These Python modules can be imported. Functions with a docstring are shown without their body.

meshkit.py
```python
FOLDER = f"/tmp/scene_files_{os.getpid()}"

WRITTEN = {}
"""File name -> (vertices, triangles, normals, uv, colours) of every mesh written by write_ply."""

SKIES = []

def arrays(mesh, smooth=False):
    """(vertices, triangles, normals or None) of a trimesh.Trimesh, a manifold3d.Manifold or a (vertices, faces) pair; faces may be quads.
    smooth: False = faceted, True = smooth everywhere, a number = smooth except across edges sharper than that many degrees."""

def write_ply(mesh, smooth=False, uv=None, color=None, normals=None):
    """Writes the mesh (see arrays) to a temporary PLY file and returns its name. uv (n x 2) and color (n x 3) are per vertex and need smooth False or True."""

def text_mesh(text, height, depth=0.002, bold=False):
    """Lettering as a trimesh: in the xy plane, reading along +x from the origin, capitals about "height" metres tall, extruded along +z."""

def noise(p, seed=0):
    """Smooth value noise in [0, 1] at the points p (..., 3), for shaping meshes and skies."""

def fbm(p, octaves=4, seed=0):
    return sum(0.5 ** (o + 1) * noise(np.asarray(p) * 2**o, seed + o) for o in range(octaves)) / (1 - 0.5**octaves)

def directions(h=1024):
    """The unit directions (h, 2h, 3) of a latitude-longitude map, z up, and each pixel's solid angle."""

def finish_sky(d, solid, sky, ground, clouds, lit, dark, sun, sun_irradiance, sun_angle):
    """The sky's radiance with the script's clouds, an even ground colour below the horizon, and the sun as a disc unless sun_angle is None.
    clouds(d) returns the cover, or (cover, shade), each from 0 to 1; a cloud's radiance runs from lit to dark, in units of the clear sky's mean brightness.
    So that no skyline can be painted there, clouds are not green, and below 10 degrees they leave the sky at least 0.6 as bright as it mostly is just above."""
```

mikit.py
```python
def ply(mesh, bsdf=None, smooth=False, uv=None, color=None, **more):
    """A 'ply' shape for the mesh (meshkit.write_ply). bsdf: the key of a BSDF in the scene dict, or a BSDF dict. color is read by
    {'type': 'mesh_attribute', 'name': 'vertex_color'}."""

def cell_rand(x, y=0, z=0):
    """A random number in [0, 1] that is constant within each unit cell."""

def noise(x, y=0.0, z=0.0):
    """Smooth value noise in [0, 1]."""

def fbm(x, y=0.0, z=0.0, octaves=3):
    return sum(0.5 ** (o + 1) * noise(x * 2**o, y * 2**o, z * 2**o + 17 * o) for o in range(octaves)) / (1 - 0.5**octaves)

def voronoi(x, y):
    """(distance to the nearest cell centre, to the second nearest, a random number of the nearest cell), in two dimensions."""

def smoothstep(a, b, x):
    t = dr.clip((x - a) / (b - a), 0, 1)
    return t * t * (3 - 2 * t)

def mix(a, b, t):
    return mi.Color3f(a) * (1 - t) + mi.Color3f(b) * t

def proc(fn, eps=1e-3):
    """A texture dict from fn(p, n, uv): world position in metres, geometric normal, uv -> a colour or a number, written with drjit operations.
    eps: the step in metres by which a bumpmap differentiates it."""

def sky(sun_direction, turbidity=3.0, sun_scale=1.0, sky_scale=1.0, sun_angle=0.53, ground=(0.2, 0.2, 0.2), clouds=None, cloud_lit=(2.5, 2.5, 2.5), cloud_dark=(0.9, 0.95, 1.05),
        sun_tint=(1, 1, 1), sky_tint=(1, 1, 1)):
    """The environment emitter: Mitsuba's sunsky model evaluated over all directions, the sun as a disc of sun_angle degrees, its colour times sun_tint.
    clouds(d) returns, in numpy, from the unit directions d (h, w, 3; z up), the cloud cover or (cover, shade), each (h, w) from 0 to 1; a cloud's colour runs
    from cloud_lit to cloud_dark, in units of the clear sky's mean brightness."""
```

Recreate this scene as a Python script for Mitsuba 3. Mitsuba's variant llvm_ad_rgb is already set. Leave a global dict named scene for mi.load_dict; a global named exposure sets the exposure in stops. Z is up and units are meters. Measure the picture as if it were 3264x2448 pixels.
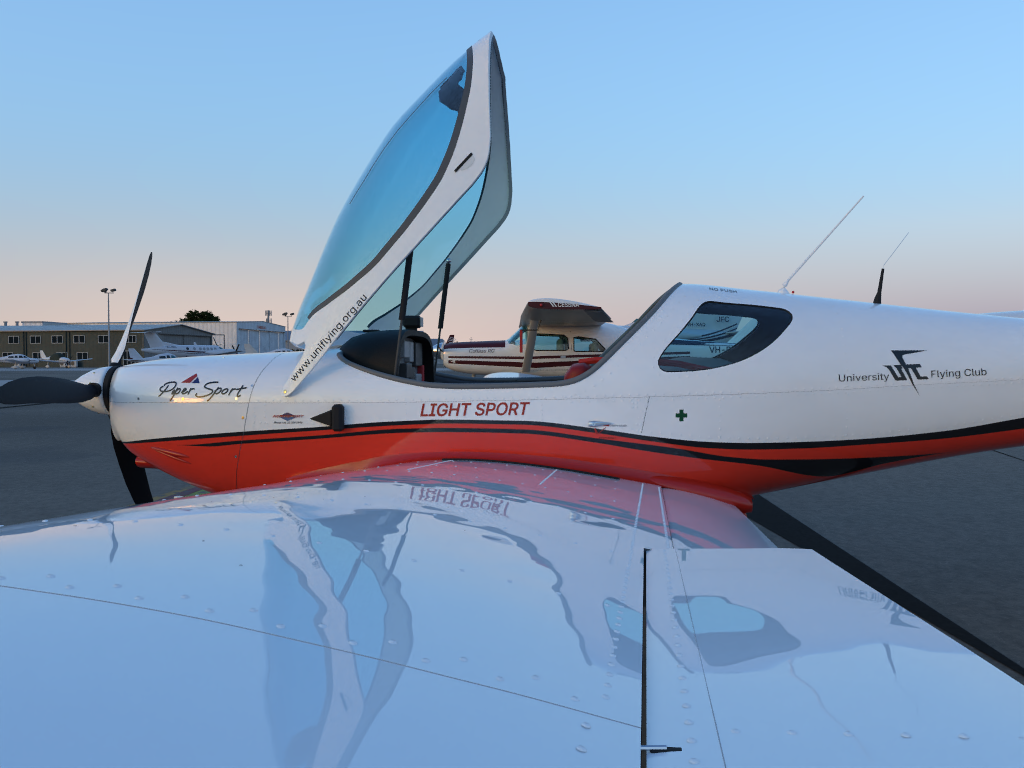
import math, random, numpy as np, trimesh, shapely, drjit as dr, mitsuba as mi, mikit, meshkit
from shapely.geometry import Polygon, LineString, Point, box as sbox
from shapely.ops import unary_union
from scipy.interpolate import PchipInterpolator as PI_, CubicSpline

T4 = mi.ScalarTransform4f
scene, labels = {}, {}
# ------------------------------------------------------------------ camera, sky, exposure
EYE, PITCH = np.array([0.0, 0.0, 1.25]), math.radians(1.586)
scene['camera'] = {'type': 'perspective', 'fov': 61.5, 'fov_axis': 'x', 'near_clip': 0.05, 'far_clip': 6000.0,
                   'to_world': T4().look_at(origin=EYE.tolist(), target=(EYE + [0, math.cos(PITCH), -math.sin(PITCH)]).tolist(), up=[0, 0, 1])}
SUN_AZ, SUN_EL = np.array([-0.82, -0.572]), math.radians(3.0)
SUN = np.array([SUN_AZ[0] * math.cos(SUN_EL), SUN_AZ[1] * math.cos(SUN_EL), math.sin(SUN_EL)])


def dusk_band(d):
    """The dusty belt of dusk low round the horizon: peach above, mauve in the earth's shadow opposite the sun."""
    el = np.degrees(np.arcsin(np.clip(d[..., 2], -1, 1)))
    h = d[..., :2] / np.maximum(np.linalg.norm(d[..., :2], axis=-1, keepdims=True), 1e-6)
    anti = 0.5 - 0.5 * (h @ SUN_AZ)
    cover = 0.88 * np.exp(-(np.maximum(el, 0) / 7.2) ** 2) * np.clip((anti - 0.15) / 0.45, 0, 1)
    streak = meshkit.fbm(np.stack([d[..., 0] * 2, d[..., 1] * 2, d[..., 2] * 22], -1), 4, 5)
    cover = cover * (0.95 + 0.10 * streak)
    shade = np.clip(1.25 - el / 6.5, 0, 1) * np.clip((anti - 0.70) / 0.25, 0, 1) ** 1.3
    return cover, shade


scene['sky'] = mikit.sky(SUN, turbidity=7.0, sun_scale=0.35, sky_scale=1.0, sun_angle=9.0, ground=(0.08, 0.08, 0.09), clouds=dusk_band,
                         cloud_lit=(1.86, 1.44, 1.26), cloud_dark=(0.90, 0.74, 0.92), sun_tint=(1.0, 0.8, 0.6), sky_tint=(0.68, 1.20, 2.30))
exposure = 3.75

# ------------------------------------------------------------------ materials
RGB = lambda *c: {'type': 'rgb', 'value': list(c)}
def mat(name, d): scene['mat_' + name] = {'type': 'twosided', 'bsdf': d}
def gloss(name, c, a=0.04): mat(name, {'type': 'roughplastic', 'diffuse_reflectance': c if isinstance(c, dict) else RGB(*c), 'alpha': a, 'int_ior': 1.5, 'nonlinear': True})
def mirror(name, c): mat(name, {'type': 'plastic', 'diffuse_reflectance': c if isinstance(c, dict) else RGB(*c), 'int_ior': 1.5, 'nonlinear': False})
def matte(name, c, r=0.6, spec=0.4): mat(name, {'type': 'principled', 'base_color': c if isinstance(c, dict) else RGB(*c), 'roughness': r, 'specular': spec})
def metal(name, c, r=0.3): mat(name, {'type': 'principled', 'base_color': RGB(*c), 'metallic': 1.0, 'roughness': r})
N, F_, SM, MX = mikit.noise, mikit.fbm, mikit.smoothstep, mikit.mix

mirror('white', (0.85, 0.85, 0.865))
mirror('wing_white', (0.85, 0.855, 0.865))
gloss('far_white', (0.74, 0.74, 0.77), 0.12)
gloss('red', (0.62, 0.035, 0.02), 0.05)
matte('maroon', (0.060, 0.008, 0.012), 0.4, 0.25)
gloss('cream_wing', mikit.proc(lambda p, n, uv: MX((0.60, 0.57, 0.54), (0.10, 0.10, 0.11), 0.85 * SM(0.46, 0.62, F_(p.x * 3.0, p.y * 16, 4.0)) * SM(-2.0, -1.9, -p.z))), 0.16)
mirror('cream', (0.74, 0.73, 0.73))
gloss('black_paint', (0.012, 0.012, 0.015), 0.08)
gloss('navy', (0.012, 0.018, 0.06), 0.1)
gloss('letter_red', (0.55, 0.045, 0.02), 0.1)
gloss('letter_blue', (0.02, 0.03, 0.22), 0.1)
gloss('sky_blue', (0.05, 0.22, 0.5), 0.1)
gloss('green_mark', (0.0, 0.13, 0.05), 0.12)
gloss('glass_dark', (0.012, 0.018, 0.024), 0.02)
gloss('teal_glass', (0.05, 0.22, 0.26), 0.03)
matte('blade_black', (0.010, 0.011, 0.014), 0.55, 0.18)
matte('rubber', (0.016, 0.016, 0.018), 0.7, 0.2)
matte('joint_grey', (0.34, 0.34, 0.36), 0.7)
matte('rail_grey', (0.13, 0.135, 0.14), 0.55)
matte('edge_grey', (0.24, 0.25, 0.26), 0.5)
matte('seal_grey', (0.06, 0.066, 0.075), 0.5)
matte('tub', (0.05, 0.055, 0.065), 0.75)
matte('liner', (0.026, 0.024, 0.026), 0.8)
matte('inner_frame', (0.66, 0.68, 0.69), 0.5)
matte('dash_black', mikit.proc(lambda p, n, uv: mi.Color3f(0.009 + 0.006 * N(p.x * 300, p.y * 300, p.z * 300))), 0.6, 0.2)
matte('panel_grey', (0.16, 0.17, 0.18), 0.5)
matte('box_grey', (0.30, 0.30, 0.30), 0.4)
matte('red_leather', (0.20, 0.011, 0.011), 0.5, 0.3)
matte('belt_red', (0.38, 0.02, 0.015), 0.7)
matte('red_tag', (0.42, 0.03, 0.035), 0.7)
matte('cloth_dark', (0.02, 0.022, 0.03), 0.9)
matte('bag_grey', (0.20, 0.20, 0.20), 0.85)
metal('steel', (0.62, 0.62, 0.64), 0.22)
metal('chrome', (0.75, 0.74, 0.73), 0.08)
metal('brass', (0.70, 0.52, 0.22), 0.25)
matte('galvanised', (0.24, 0.25, 0.27), 0.5)
matte('lamp_dark', (0.05, 0.05, 0.05), 0.5)
matte('tyre', (0.02, 0.02, 0.02), 0.8)
matte('cover_green', mikit.proc(lambda p, n, uv: MX((0.008, 0.014, 0.010), (0.02, 0.03, 0.02), N(p.x * 4, p.y * 4, p.z * 4))), 0.85)
matte('frame_white', (0.46, 0.47, 0.48), 0.6, 0.2)
matte('pane_dark', (0.014, 0.020, 0.025), 0.6, 0.0)
scene['mat_tint_glass'] = {'type': 'thindielectric', 'int_ior': 1.49, 'specular_transmittance': RGB(0.37, 0.74, 0.865)}
scene['mat_window_glass'] = {'type': 'thindielectric', 'int_ior': 1.36, 'specular_transmittance': RGB(0.54, 0.82, 0.90)}
scene['mat_screen_glass'] = {'type': 'thindielectric', 'int_ior': 1.49, 'specular_transmittance': RGB(0.55, 0.86, 0.88)}


def cladding(base, dark, pitch, ang):
    ca, sa = math.cos(ang), math.sin(ang)
    def f(p, n, uv):
        u = (p.x * ca + p.y * sa) / pitch
        w = dr.abs(u - dr.floor(u) - 0.5) * 2
        g = 0.85 + 0.15 * SM(0.2, 0.5, w)
        stain = F_(p.x * 0.5 + p.y * 0.5, p.z * 0.7, 3.0)
        return MX(dark, base, SM(0.2, 0.75, stain)) * g
    return mikit.proc(f)


matte('clad_green', cladding((0.025, 0.046, 0.049), (0.020, 0.037, 0.040), 0.8, math.atan2(0.2, -0.98)), 0.6)
matte('clad_grey', cladding((0.19, 0.185, 0.18), (0.15, 0.15, 0.15), 0.7, math.atan2(0.98, 0.2)), 0.6)
matte('clad_white', cladding((0.82, 0.76, 0.74), (0.74, 0.69, 0.68), 1.1, 3.0), 0.55)
matte('clad_door', cladding((0.50, 0.55, 0.60), (0.42, 0.46, 0.51), 0.9, math.atan2(0.99, 0.14)), 0.55)
matte('roof_grey', cladding((0.20, 0.225, 0.25), (0.16, 0.18, 0.205), 1.0, math.atan2(0.2, -0.98)), 0.4)
matte('roof_blue', (0.15, 0.18, 0.23), 0.5)
matte('wall_cream', (0.45, 0.44, 0.42), 0.7)
matte('bark', (0.06, 0.045, 0.035), 0.9)
mat('leaf', {'type': 'principledthin', 'base_color': mikit.proc(lambda p, n, uv: MX((0.022, 0.034, 0.012), (0.05, 0.06, 0.02), N(p.x * 0.9, p.y * 0.9, p.z * 0.9))), 'roughness': 0.7, 'diff_trans': 0.4, 'spec_trans': 0.0})
scene['mat_leaf'] = scene['mat_leaf']['bsdf']


def asphalt(p, n, uv):
    big = F_(p.x * 0.11, p.y * 0.17, 2.0, octaves=4)
    grain = 0.5 * N(p.x * 55, p.y * 55, 7.0) + 0.5 * N(p.x * 21, p.y * 17, 3.0)
    fine = N(p.x * 190, p.y * 190, 1.0)
    stone = SM(0.86, 0.97, N(p.x * 75 + 9, p.y * 75, 4.0))
    c = MX((0.070, 0.061, 0.051), (0.112, 0.099, 0.084), SM(0.25, 0.75, big)) * (0.55 + 0.62 * grain + 0.28 * fine)
    oil = SM(0.66, 0.8, F_(p.x * 0.45 + 5, p.y * 0.45, 9.0, octaves=3))
    c = MX(c, mi.Color3f(0.04, 0.04, 0.042), oil * 0.45)
    return MX(c, mi.Color3f(0.2, 0.19, 0.18), stone * 0.5)


matte('asphalt', mikit.proc(asphalt), 0.8, 0.2)
matte('tar', mikit.proc(lambda p, n, uv: mi.Color3f(0.011, 0.0105, 0.010) * (0.7 + 0.6 * N(p.x * 60, p.y * 60, 3.0) + 0.3 * N(p.x * 200, p.y * 200, 5.0))), 0.8, 0.04)
matte('concrete', mikit.proc(lambda p, n, uv: mi.Color3f(0.20, 0.20, 0.20) * (0.75 + 0.4 * F_(p.x * 0.3, p.y * 0.3, 1.0) + 0.15 * N(p.x * 9, p.y * 9, 2.0))), 0.8)
def worn(c, seed): return mikit.proc(lambda p, n, uv: MX(c, (0.06, 0.06, 0.06), SM(0.45, 0.8, F_(p.x * 14 + seed, p.y * 14, 2.0))))
matte('paint_ochre', worn((0.20, 0.12, 0.03), 1), 0.7)
matte('paint_red', worn((0.10, 0.022, 0.03), 5), 0.7)
matte('paint_green', worn((0.16, 0.20, 0.03), 9), 0.7)
matte('grass', (0.045, 0.055, 0.03), 0.9)

# ------------------------------------------------------------------ naming
USED = set()
def numbered(k):
    if k not in USED:
        USED.add(k); return k
    i = 1
    while f'{k}_{i:03d}' in USED: i += 1
    USED.add(f'{k}_{i:03d}'); return f'{k}_{i:03d}'
def thing(name, label, cat, group=None):
    k = numbered(name); labels[k] = {'label': label, 'category': cat}
    if group: labels[k]['group'] = group
    return k
def part(parent, name, mesh, m, smooth=30, label=None, kind=None):
    k = numbered(parent + '__' + name)
    scene[k] = mikit.ply(mesh, 'mat_' + m, smooth=smooth)
    lab = {}
    if label: lab['label'] = label
    if kind: lab['kind'] = kind
    if lab: labels[k] = lab
    return k
def single(name, mesh, m, label, cat=None, kind=None, group=None, smooth=30):
    k = numbered(name); scene[k] = mikit.ply(mesh, 'mat_' + m, smooth=smooth); labels[k] = {'label': label}
    if cat: labels[k]['category'] = cat
    if kind: labels[k]['kind'] = kind
    if group: labels[k]['group'] = group
    return k

# ------------------------------------------------------------------ mesh helpers
cat_ = trimesh.util.concatenate
def tm(v, f): return trimesh.Trimesh(np.asarray(v, float), np.asarray(f, int), process=False)
def merged(m):
    m.merge_vertices(digits_vertex=6); return m
def grid_faces(nu, nv, wrap_v=False):
    i, j = np.meshgrid(np.arange(nu - 1), np.arange(nv if wrap_v else nv - 1), indexing='ij')
    a, b = i * nv + j, i * nv + (j + 1) % nv
    c, d = a + nv, b + nv
    return np.concatenate([np.stack([a, c, d], -1).reshape(-1, 3), np.stack([a, d, b], -1).reshape(-1, 3)])
def loft(rings, caps=True):
    R = np.asarray(rings, float); nu, nv = R.shape[:2]
    v, f = R.reshape(-1, 3), grid_faces(nu, nv, True)
    if caps:
        v = np.vstack([v, R[0].mean(0), R[-1].mean(0)]); j = np.arange(nv); k = (j + 1) % nv
        f = np.vstack([f, np.stack([np.full(nv, nu * nv), j, k], 1), np.stack([np.full(nv, nu * nv + 1), (nu - 1) * nv + k, (nu - 1) * nv + j], 1)])
    return tm(v, f)
def frames(p):
    t = np.gradient(p, axis=0); t /= np.linalg.norm(t, axis=1, keepdims=True) + 1e-12
    up = np.array([0, 0, 1.0]); a = np.cross(t, np.where(np.abs(t @ up)[:, None] < 0.95, up, [1.0, 0, 0])); a /= np.linalg.norm(a, axis=1, keepdims=True)
    return t, a, np.cross(a, t)
def tube(p, r, n=10, caps=True):
    p = np.asarray(p, float); r = np.broadcast_to(r, (len(p),)); _, a, b = frames(p); w = np.arange(n) * 2 * np.pi / n
    return loft([p[i] + r[i] * (np.cos(w)[:, None] * a[i] + np.sin(w)[:, None] * b[i]) for i in range(len(p))], caps)
def cbox(size, ch=0.0, at=(0, 0, 0), R=None):
    h = np.asarray(size, float) / 2; ch = min(ch, 0.45 * 2 * h.min())
    pts = [np.array([sx, sy, sz]) * (h - ch * (np.arange(3) != k)) for sx in (-1, 1) for sy in (-1, 1) for sz in (-1, 1) for k in range(3)] if ch else [np.array([sx, sy, sz]) * h for sx in (-1, 1) for sy in (-1, 1) for sz in (-1, 1)]
    m = trimesh.convex.convex_hull(np.array(pts)); v = m.vertices if R is None else m.vertices @ np.asarray(R).T
    return tm(v + np.asarray(at), m.faces)
def dome(at, n, r, h, seg=8):
    """A rivet head: a low dome of radius r and height h at a point, on the normal n."""
    n = n / np.linalg.norm(n); a = np.cross(n, [0.3, 0.5, 0.81]); a /= np.linalg.norm(a); b = np.cross(n, a); w = np.arange(seg) * 2 * np.pi / seg
    ring = lambda q, z: at + q * r * (np.cos(w)[:, None] * a + np.sin(w)[:, None] * b) + n * z
    v = np.vstack([ring(1, 0), ring(0.7, h * 0.8), [at + n * h]])
    j = np.arange(seg); k = (j + 1) % seg
    return v, np.vstack([np.stack([j, k, k + seg], 1), np.stack([j, k + seg, j + seg], 1), np.stack([j + seg, k + seg, np.full(seg, 2 * seg)], 1)])
def many(parts):
    vs, fs, o = [], [], 0
    for v, f in parts: vs.append(v); fs.append(f + o); o += len(v)
    return tm(np.vstack(vs), np.vstack(fs))
def patch(poly, dx, dy):
    """A polygon cut along a grid into triangles: (2-d vertices, faces)."""
    if poly.is_empty: return np.zeros((0, 2)), np.zeros((0, 3), int)
    x0, y0, x1, y1 = poly.bounds; nx, ny = max(1, math.ceil((x1 - x0) / dx)), max(1, math.ceil((y1 - y0) / dy))
    xs, ys = np.linspace(x0, x1, nx + 1), np.linspace(y0, y1, ny + 1); I, J = np.meshgrid(np.arange(nx), np.arange(ny), indexing='ij'); I, J = I.ravel(), J.ravel()
    cells = shapely.box(xs[I], ys[J], xs[I + 1], ys[J + 1]); shapely.prepare(poly)
    full = shapely.covers(poly, cells); cut = ~full & shapely.intersects(poly, cells)
    V, Fc, o = [], [], 0
    i, j = I[full], J[full]; k = len(i)
    if k:
        q = np.stack([np.stack([xs[i], ys[j]], 1), np.stack([xs[i + 1], ys[j]], 1), np.stack([xs[i + 1], ys[j + 1]], 1), np.stack([xs[i], ys[j + 1]], 1)], 1)
        V.append(q.reshape(-1, 2)); b = np.arange(k)[:, None] * 4; Fc.append(np.vstack([b + [0, 1, 2], b + [0, 2, 3]])); o = 4 * k
    for g in shapely.intersection(cells[cut], poly):
        for p in getattr(g, 'geoms', [g]):
            if p.geom_type != 'Polygon' or p.area < 1e-10: continue
            v, f = trimesh.creation.triangulate_polygon(p, engine='earcut')
            if len(f): V.append(v); Fc.append(np.asarray(f) + o); o += len(v)
    V, Fc = np.vstack(V), np.vstack(Fc)
    a = V[Fc]; area = (a[:, 1, 0] - a[:, 0, 0]) * (a[:, 2, 1] - a[:, 0, 1]) - (a[:, 2, 0] - a[:, 0, 0]) * (a[:, 1, 1] - a[:, 0, 1])
    Fc[area < 0] = Fc[area < 0][:, ::-1]
    key, inv = np.unique(np.round(V, 6), axis=0, return_inverse=True)
    Fc = inv.ravel()[Fc]; Fc = Fc[(Fc[:, 0] != Fc[:, 1]) & (Fc[:, 1] != Fc[:, 2]) & (Fc[:, 0] != Fc[:, 2])]
    return key, Fc
def border(f):
    e = np.vstack([f[:, [0, 1]], f[:, [1, 2]], f[:, [2, 0]]]); s = np.sort(e, 1); _, inv, c = np.unique(s, axis=0, return_inverse=True, return_counts=True)
    return e[c[inv.ravel()] == 1]
def shell(vf, outer, inner):
    """A patch given thickness: outer face, inner face and the rim (three meshes)."""
    v, f = vf; A, B = outer(v), inner(v); e = border(f); n = len(v)
    return tm(A, f), tm(B, f[:, ::-1]), tm(np.vstack([A, B]), np.vstack([np.stack([e[:, 0], e[:, 1], e[:, 1] + n], 1), np.stack([e[:, 0], e[:, 1] + n, e[:, 0] + n], 1)][::-1]))
def poly_smooth(pts, k=6):
    """A closed outline through the points, its corners softened."""
    p = Polygon(pts); return p
def text_tris(text, height, bold=False, slant=0.0):
    m = meshkit.text_mesh(text, height, 0.001, bold); v = np.array(m.vertices); v[:, 0] += slant * v[:, 1]; return v, np.array(m.faces)
def strokes(lines, r):
    return unary_union([LineString(CubicSpline(np.arange(len(l)), np.array(l))(np.linspace(0, len(l) - 1, 6 * len(l))) if len(l) > 2 else l).buffer(r) for l in lines])


class Body:
    """A lofted hull: s runs aft from the nose, l to the side that faces the camera, z up."""
    def __init__(self, xy, deg, S, W, T, M, B, nt=2.2, nb=2.4, roll=0):
        th = math.radians(deg); self.o = np.array([*xy, 0.0]); self.A = np.array([math.cos(th), math.sin(th), 0]); self.L = np.array([math.sin(th), -math.cos(th), 0])
        self.S = np.asarray(S, float); self.w, self.t, self.m, self.b = (PI_(self.S, q) for q in (W, T, M, B))
        self.nt = nt if callable(nt) else (lambda s: nt + 0 * s); self.nb = nb if callable(nb) else (lambda s: nb + 0 * s)
    def P(self, s, l, z):
        s, l, z = np.broadcast_arrays(*(np.asarray(q, float) for q in (s, l, z)))
        return self.o + s[..., None] * self.A + l[..., None] * self.L + z[..., None] * np.array([0, 0, 1.0])
    def cl(self, s): return np.clip(s, self.S[0], self.S[-1])
    def lat(self, s, z):
        s = self.cl(s); t, m, b, w = self.t(s), self.m(s), self.b(s), self.w(s); up = z > m
        u = np.clip(np.where(up, (z - m) / (t - m), (m - z) / (m - b)), 0, 1); e = np.where(up, self.nt(s), self.nb(s))
        return w * (1 - u ** e) ** (1 / e)
    def psi(self, s, z):
        c = self.cl(s); h = np.where(z > self.m(c), self.t(c) - self.m(c), self.m(c) - self.b(c)); return np.arctan2((z - self.m(c)) / h, self.lat(s, z) / self.w(c))
    def sect(self, s, psi):
        c = self.cl(s); e = np.where(psi > 0, self.nt(c), self.nb(c)); co, sn = np.abs(np.cos(psi)), np.abs(np.sin(psi)); k = (co ** e + sn ** e) ** (-1 / e)
        return self.w(c) * co * k, self.m(c) + np.where(psi > 0, self.t(c) - self.m(c), self.b(c) - self.m(c)) * sn * k
    def local(self, s, psi, off=0.0):
        l, z = self.sect(s, psi)
        if np.any(off):
            d = 0.004; q = np.clip(psi, -1.53, 1.53); g = lambda ss, pp: np.stack([ss, *self.sect(ss, pp)], -1)
            n = np.cross(g(s + d, q) - g(s - d, q), g(s, q + d) - g(s, q - d)); n /= np.linalg.norm(n, axis=-1, keepdims=True) + 1e-12
            n = n * np.where(n[..., 1] * l + n[..., 2] * (z - self.m(self.cl(s))) < 0, -1.0, 1.0)[..., None]; n[..., 1] = np.where(np.abs(np.abs(psi) - np.pi / 2) < 1e-4, 0, n[..., 1])
            return s + off * n[..., 0], l + off * n[..., 1], z + off * n[..., 2]
        return s, l, z
    def skin_v(self, v, off=0.0, side=1, fold=1.0):
        s, l, z = self.local(v[:, 0], v[:, 1] / fold, off); return self.P(s, side * l, z)
    def skin(self, poly, ds=0.06, dp=0.09, off=0.0, sides=(1, -1)):
        v, f = patch(poly, ds, dp); off = off(v) if callable(off) else off; return merged(cat_([tm(self.skin_v(v, off, sd), f if sd > 0 else f[:, ::-1]) for sd in sides]))
    def whole(self, s0, s1, off=0.0, n=48, m=40):
        s = np.linspace(s0, s1, n); a = np.linspace(-np.pi / 2, 1.5 * np.pi, m, endpoint=False); rings = []
        for si in s:
            q = np.where(a <= np.pi / 2, a, np.pi - a); _, l, z = self.local(np.full(m, si), q, off); rings.append(self.P(np.full(m, si), np.where(a <= np.pi / 2, 1, -1) * l, z))
        return loft(rings)
    def sz(self, pts): p = np.asarray(pts, float); return np.stack([p[:, 0], self.psi(p[:, 0], p[:, 1])], 1)
    def on_side(self, s, z, off=0.002, side=1):
        s, z = np.asarray(s, float), np.asarray(z, float); a = self.local(s, self.psi(s, z), off); return self.P(a[0], side * a[1], a[2])
    def decal(self, poly, d=0.05, off=0.002, side=1):
        v, f = patch(poly, d, d); return tm(self.on_side(v[:, 0], v[:, 1], off, side), f)
    def write(self, text, s, z, height, ds=1.0, dz=0.0, bold=False, slant=0.0, off=0.002, side=1):
        """Flat lettering laid on the hull's side from (s, z), its baseline along (ds, dz)."""
        v, f = text_tris(text, height, bold, slant); k = math.hypot(ds, dz); c, q = abs(ds) / k, dz / k
        if ds < 0: return tm(self.on_side(s - v[:, 0] * c, z + v[:, 1], off + v[:, 2], side), f)
        return tm(self.on_side(s + v[:, 0] * c - v[:, 1] * q, z + v[:, 0] * q + v[:, 1] * c, off + v[:, 2], side), f)
    def normal(self, s, z, side=1):
        a, b = self.on_side(s, z, 0.0, side), self.on_side(s, z, 0.01, side); n = b - a; return n / np.linalg.norm(n, axis=-1, keepdims=True)
    def rivets(self, sz, r=0.0045, h=0.0018, side=1):
        sz = np.asarray(sz, float); p, n = self.on_side(sz[:, 0], sz[:, 1], 0.0, side), self.normal(sz[:, 0], sz[:, 1], side); return many([dome(a, b, r, h) for a, b in zip(p, n)])


def aerofoil(x, t, m=0.0, p=0.4):
    x = np.clip(x, 0, 1); yt = 5 * t * (.2969 * np.sqrt(x) - .126 * x - .3516 * x ** 2 + .2843 * x ** 3 - .1036 * x ** 4); yc = np.where(x < p, m / p ** 2 * (2 * p * x - x ** 2), m / (1 - p) ** 2 * (1 - 2 * p + 2 * p * x - x ** 2))
    return yc + yt, yc - yt
XS = (1 - np.cos(np.linspace(0, np.pi, 22))) / 2
def panel(le0, te0, le1, te1, t0, t1, up=(0, 0, 1), n=8, m=0.0):
    """A wing, fin or tailplane between two chords."""
    up = np.asarray(up, float); rings = []
    for q in np.linspace(0, 1, n):
        le, te = np.asarray(le0) * (1 - q) + np.asarray(le1) * q, np.asarray(te0) * (1 - q) + np.asarray(te1) * q; c = np.linalg.norm(te - le); a, b = aerofoil(XS, t0 * (1 - q) + t1 * q, m)
        rings.append(np.vstack([le + XS[:, None] * (te - le) + a[:, None] * c * up, (le + XS[:, None] * (te - le) + b[:, None] * c * up)[-2:0:-1]]))
    return loft(rings)
def revolve(c, axis, prof, n=32):
    axis = np.asarray(axis, float); a = np.cross(axis, [0, 0, 1.0] if abs(axis[2]) < 0.9 else [1.0, 0, 0]); a /= np.linalg.norm(a); b = np.cross(axis, a); w = np.arange(n) * 2 * np.pi / n
    return loft([np.asarray(c) + x * axis + r * (np.cos(w)[:, None] * a + np.sin(w)[:, None] * b) for x, r in prof])

# ------------------------------------------------------------------ the ground
def sheet(xy, z): v, f = patch(Polygon(xy), 400, 400); return tm(np.hstack([v, np.full((len(v), 1), z)]), f)
single('tarmac', sheet([(-2500, -600), (2500, -600), (2500, 4000), (-2500, 4000)], 0.0), 'asphalt', 'dark grey asphalt taxiway under the parked aircraft', kind='structure', smooth=False)
single('concrete_apron', sheet([(-150, 98), (-20, 104), (60, 112), (60, 134), (-20, 132), (-150, 128)], 0.004), 'concrete', 'pale concrete strip along the foot of the far sheds', kind='structure', smooth=False)
single('taxiway_edge', sheet([(-60, 40), (40, 44), (40, 58), (-60, 52)], 0.004), 'concrete', 'paler worn band across the taxiway left of the propeller', kind='structure', smooth=False)
single('pavement_seam', sheet([(-13.2, 22.1), (-13.35, 26.2), (-13.9, 42), (-14.15, 42), (-13.6, 26.2), (-13.5, 22.1), (-14.5, 6), (-14.2, 6)], 0.006), 'tar', 'black tar line along the edge of the taxiway slabs', kind='structure', smooth=False)
single('tar_strip', sheet([(1.80, -8), (2.02, 3.4), (1.86, 7.06), (1.95, 9.4), (2.35, 9.4), (2.29, 7.95), (2.07, 3.44), (2.25, -8)][::-1], 0.004), 'tar', 'broad black tar strip on the asphalt behind the wing', kind='structure', smooth=False)
single('pavement_crack', sheet([(6.68, 12.05), (6.34, 10.63), (5.2, 6.0), (5.22, 6.0), (6.36, 10.62), (6.72, 12.05), (8.4, 18), (8.34, 18)], 0.004), 'tar', 'thin crack in the asphalt under the tail', kind='structure', smooth=False)
for nm, m, xy, lab in [('painted_line', 'paint_ochre', [(-3.36, 6.6), (-3.19, 8.62), (-3.10, 8.62), (-3.23, 6.6)], 'worn ochre painted line below the propeller'),
                       ('painted_line', 'paint_red', [(-3.23, 6.6), (-3.10, 8.62), (-2.98, 8.62), (-3.05, 6.6)], 'worn dark red painted line between the ochre and the green one'),
                       ('painted_line', 'paint_green', [(-3.05, 6.6), (-2.98, 8.40), (-2.62, 8.2), (-2.60, 6.6)], 'worn yellow green painted patch under the engine cowl')]:
    single(nm, sheet(xy, 0.004), m, lab, kind='structure', smooth=False)

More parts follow.
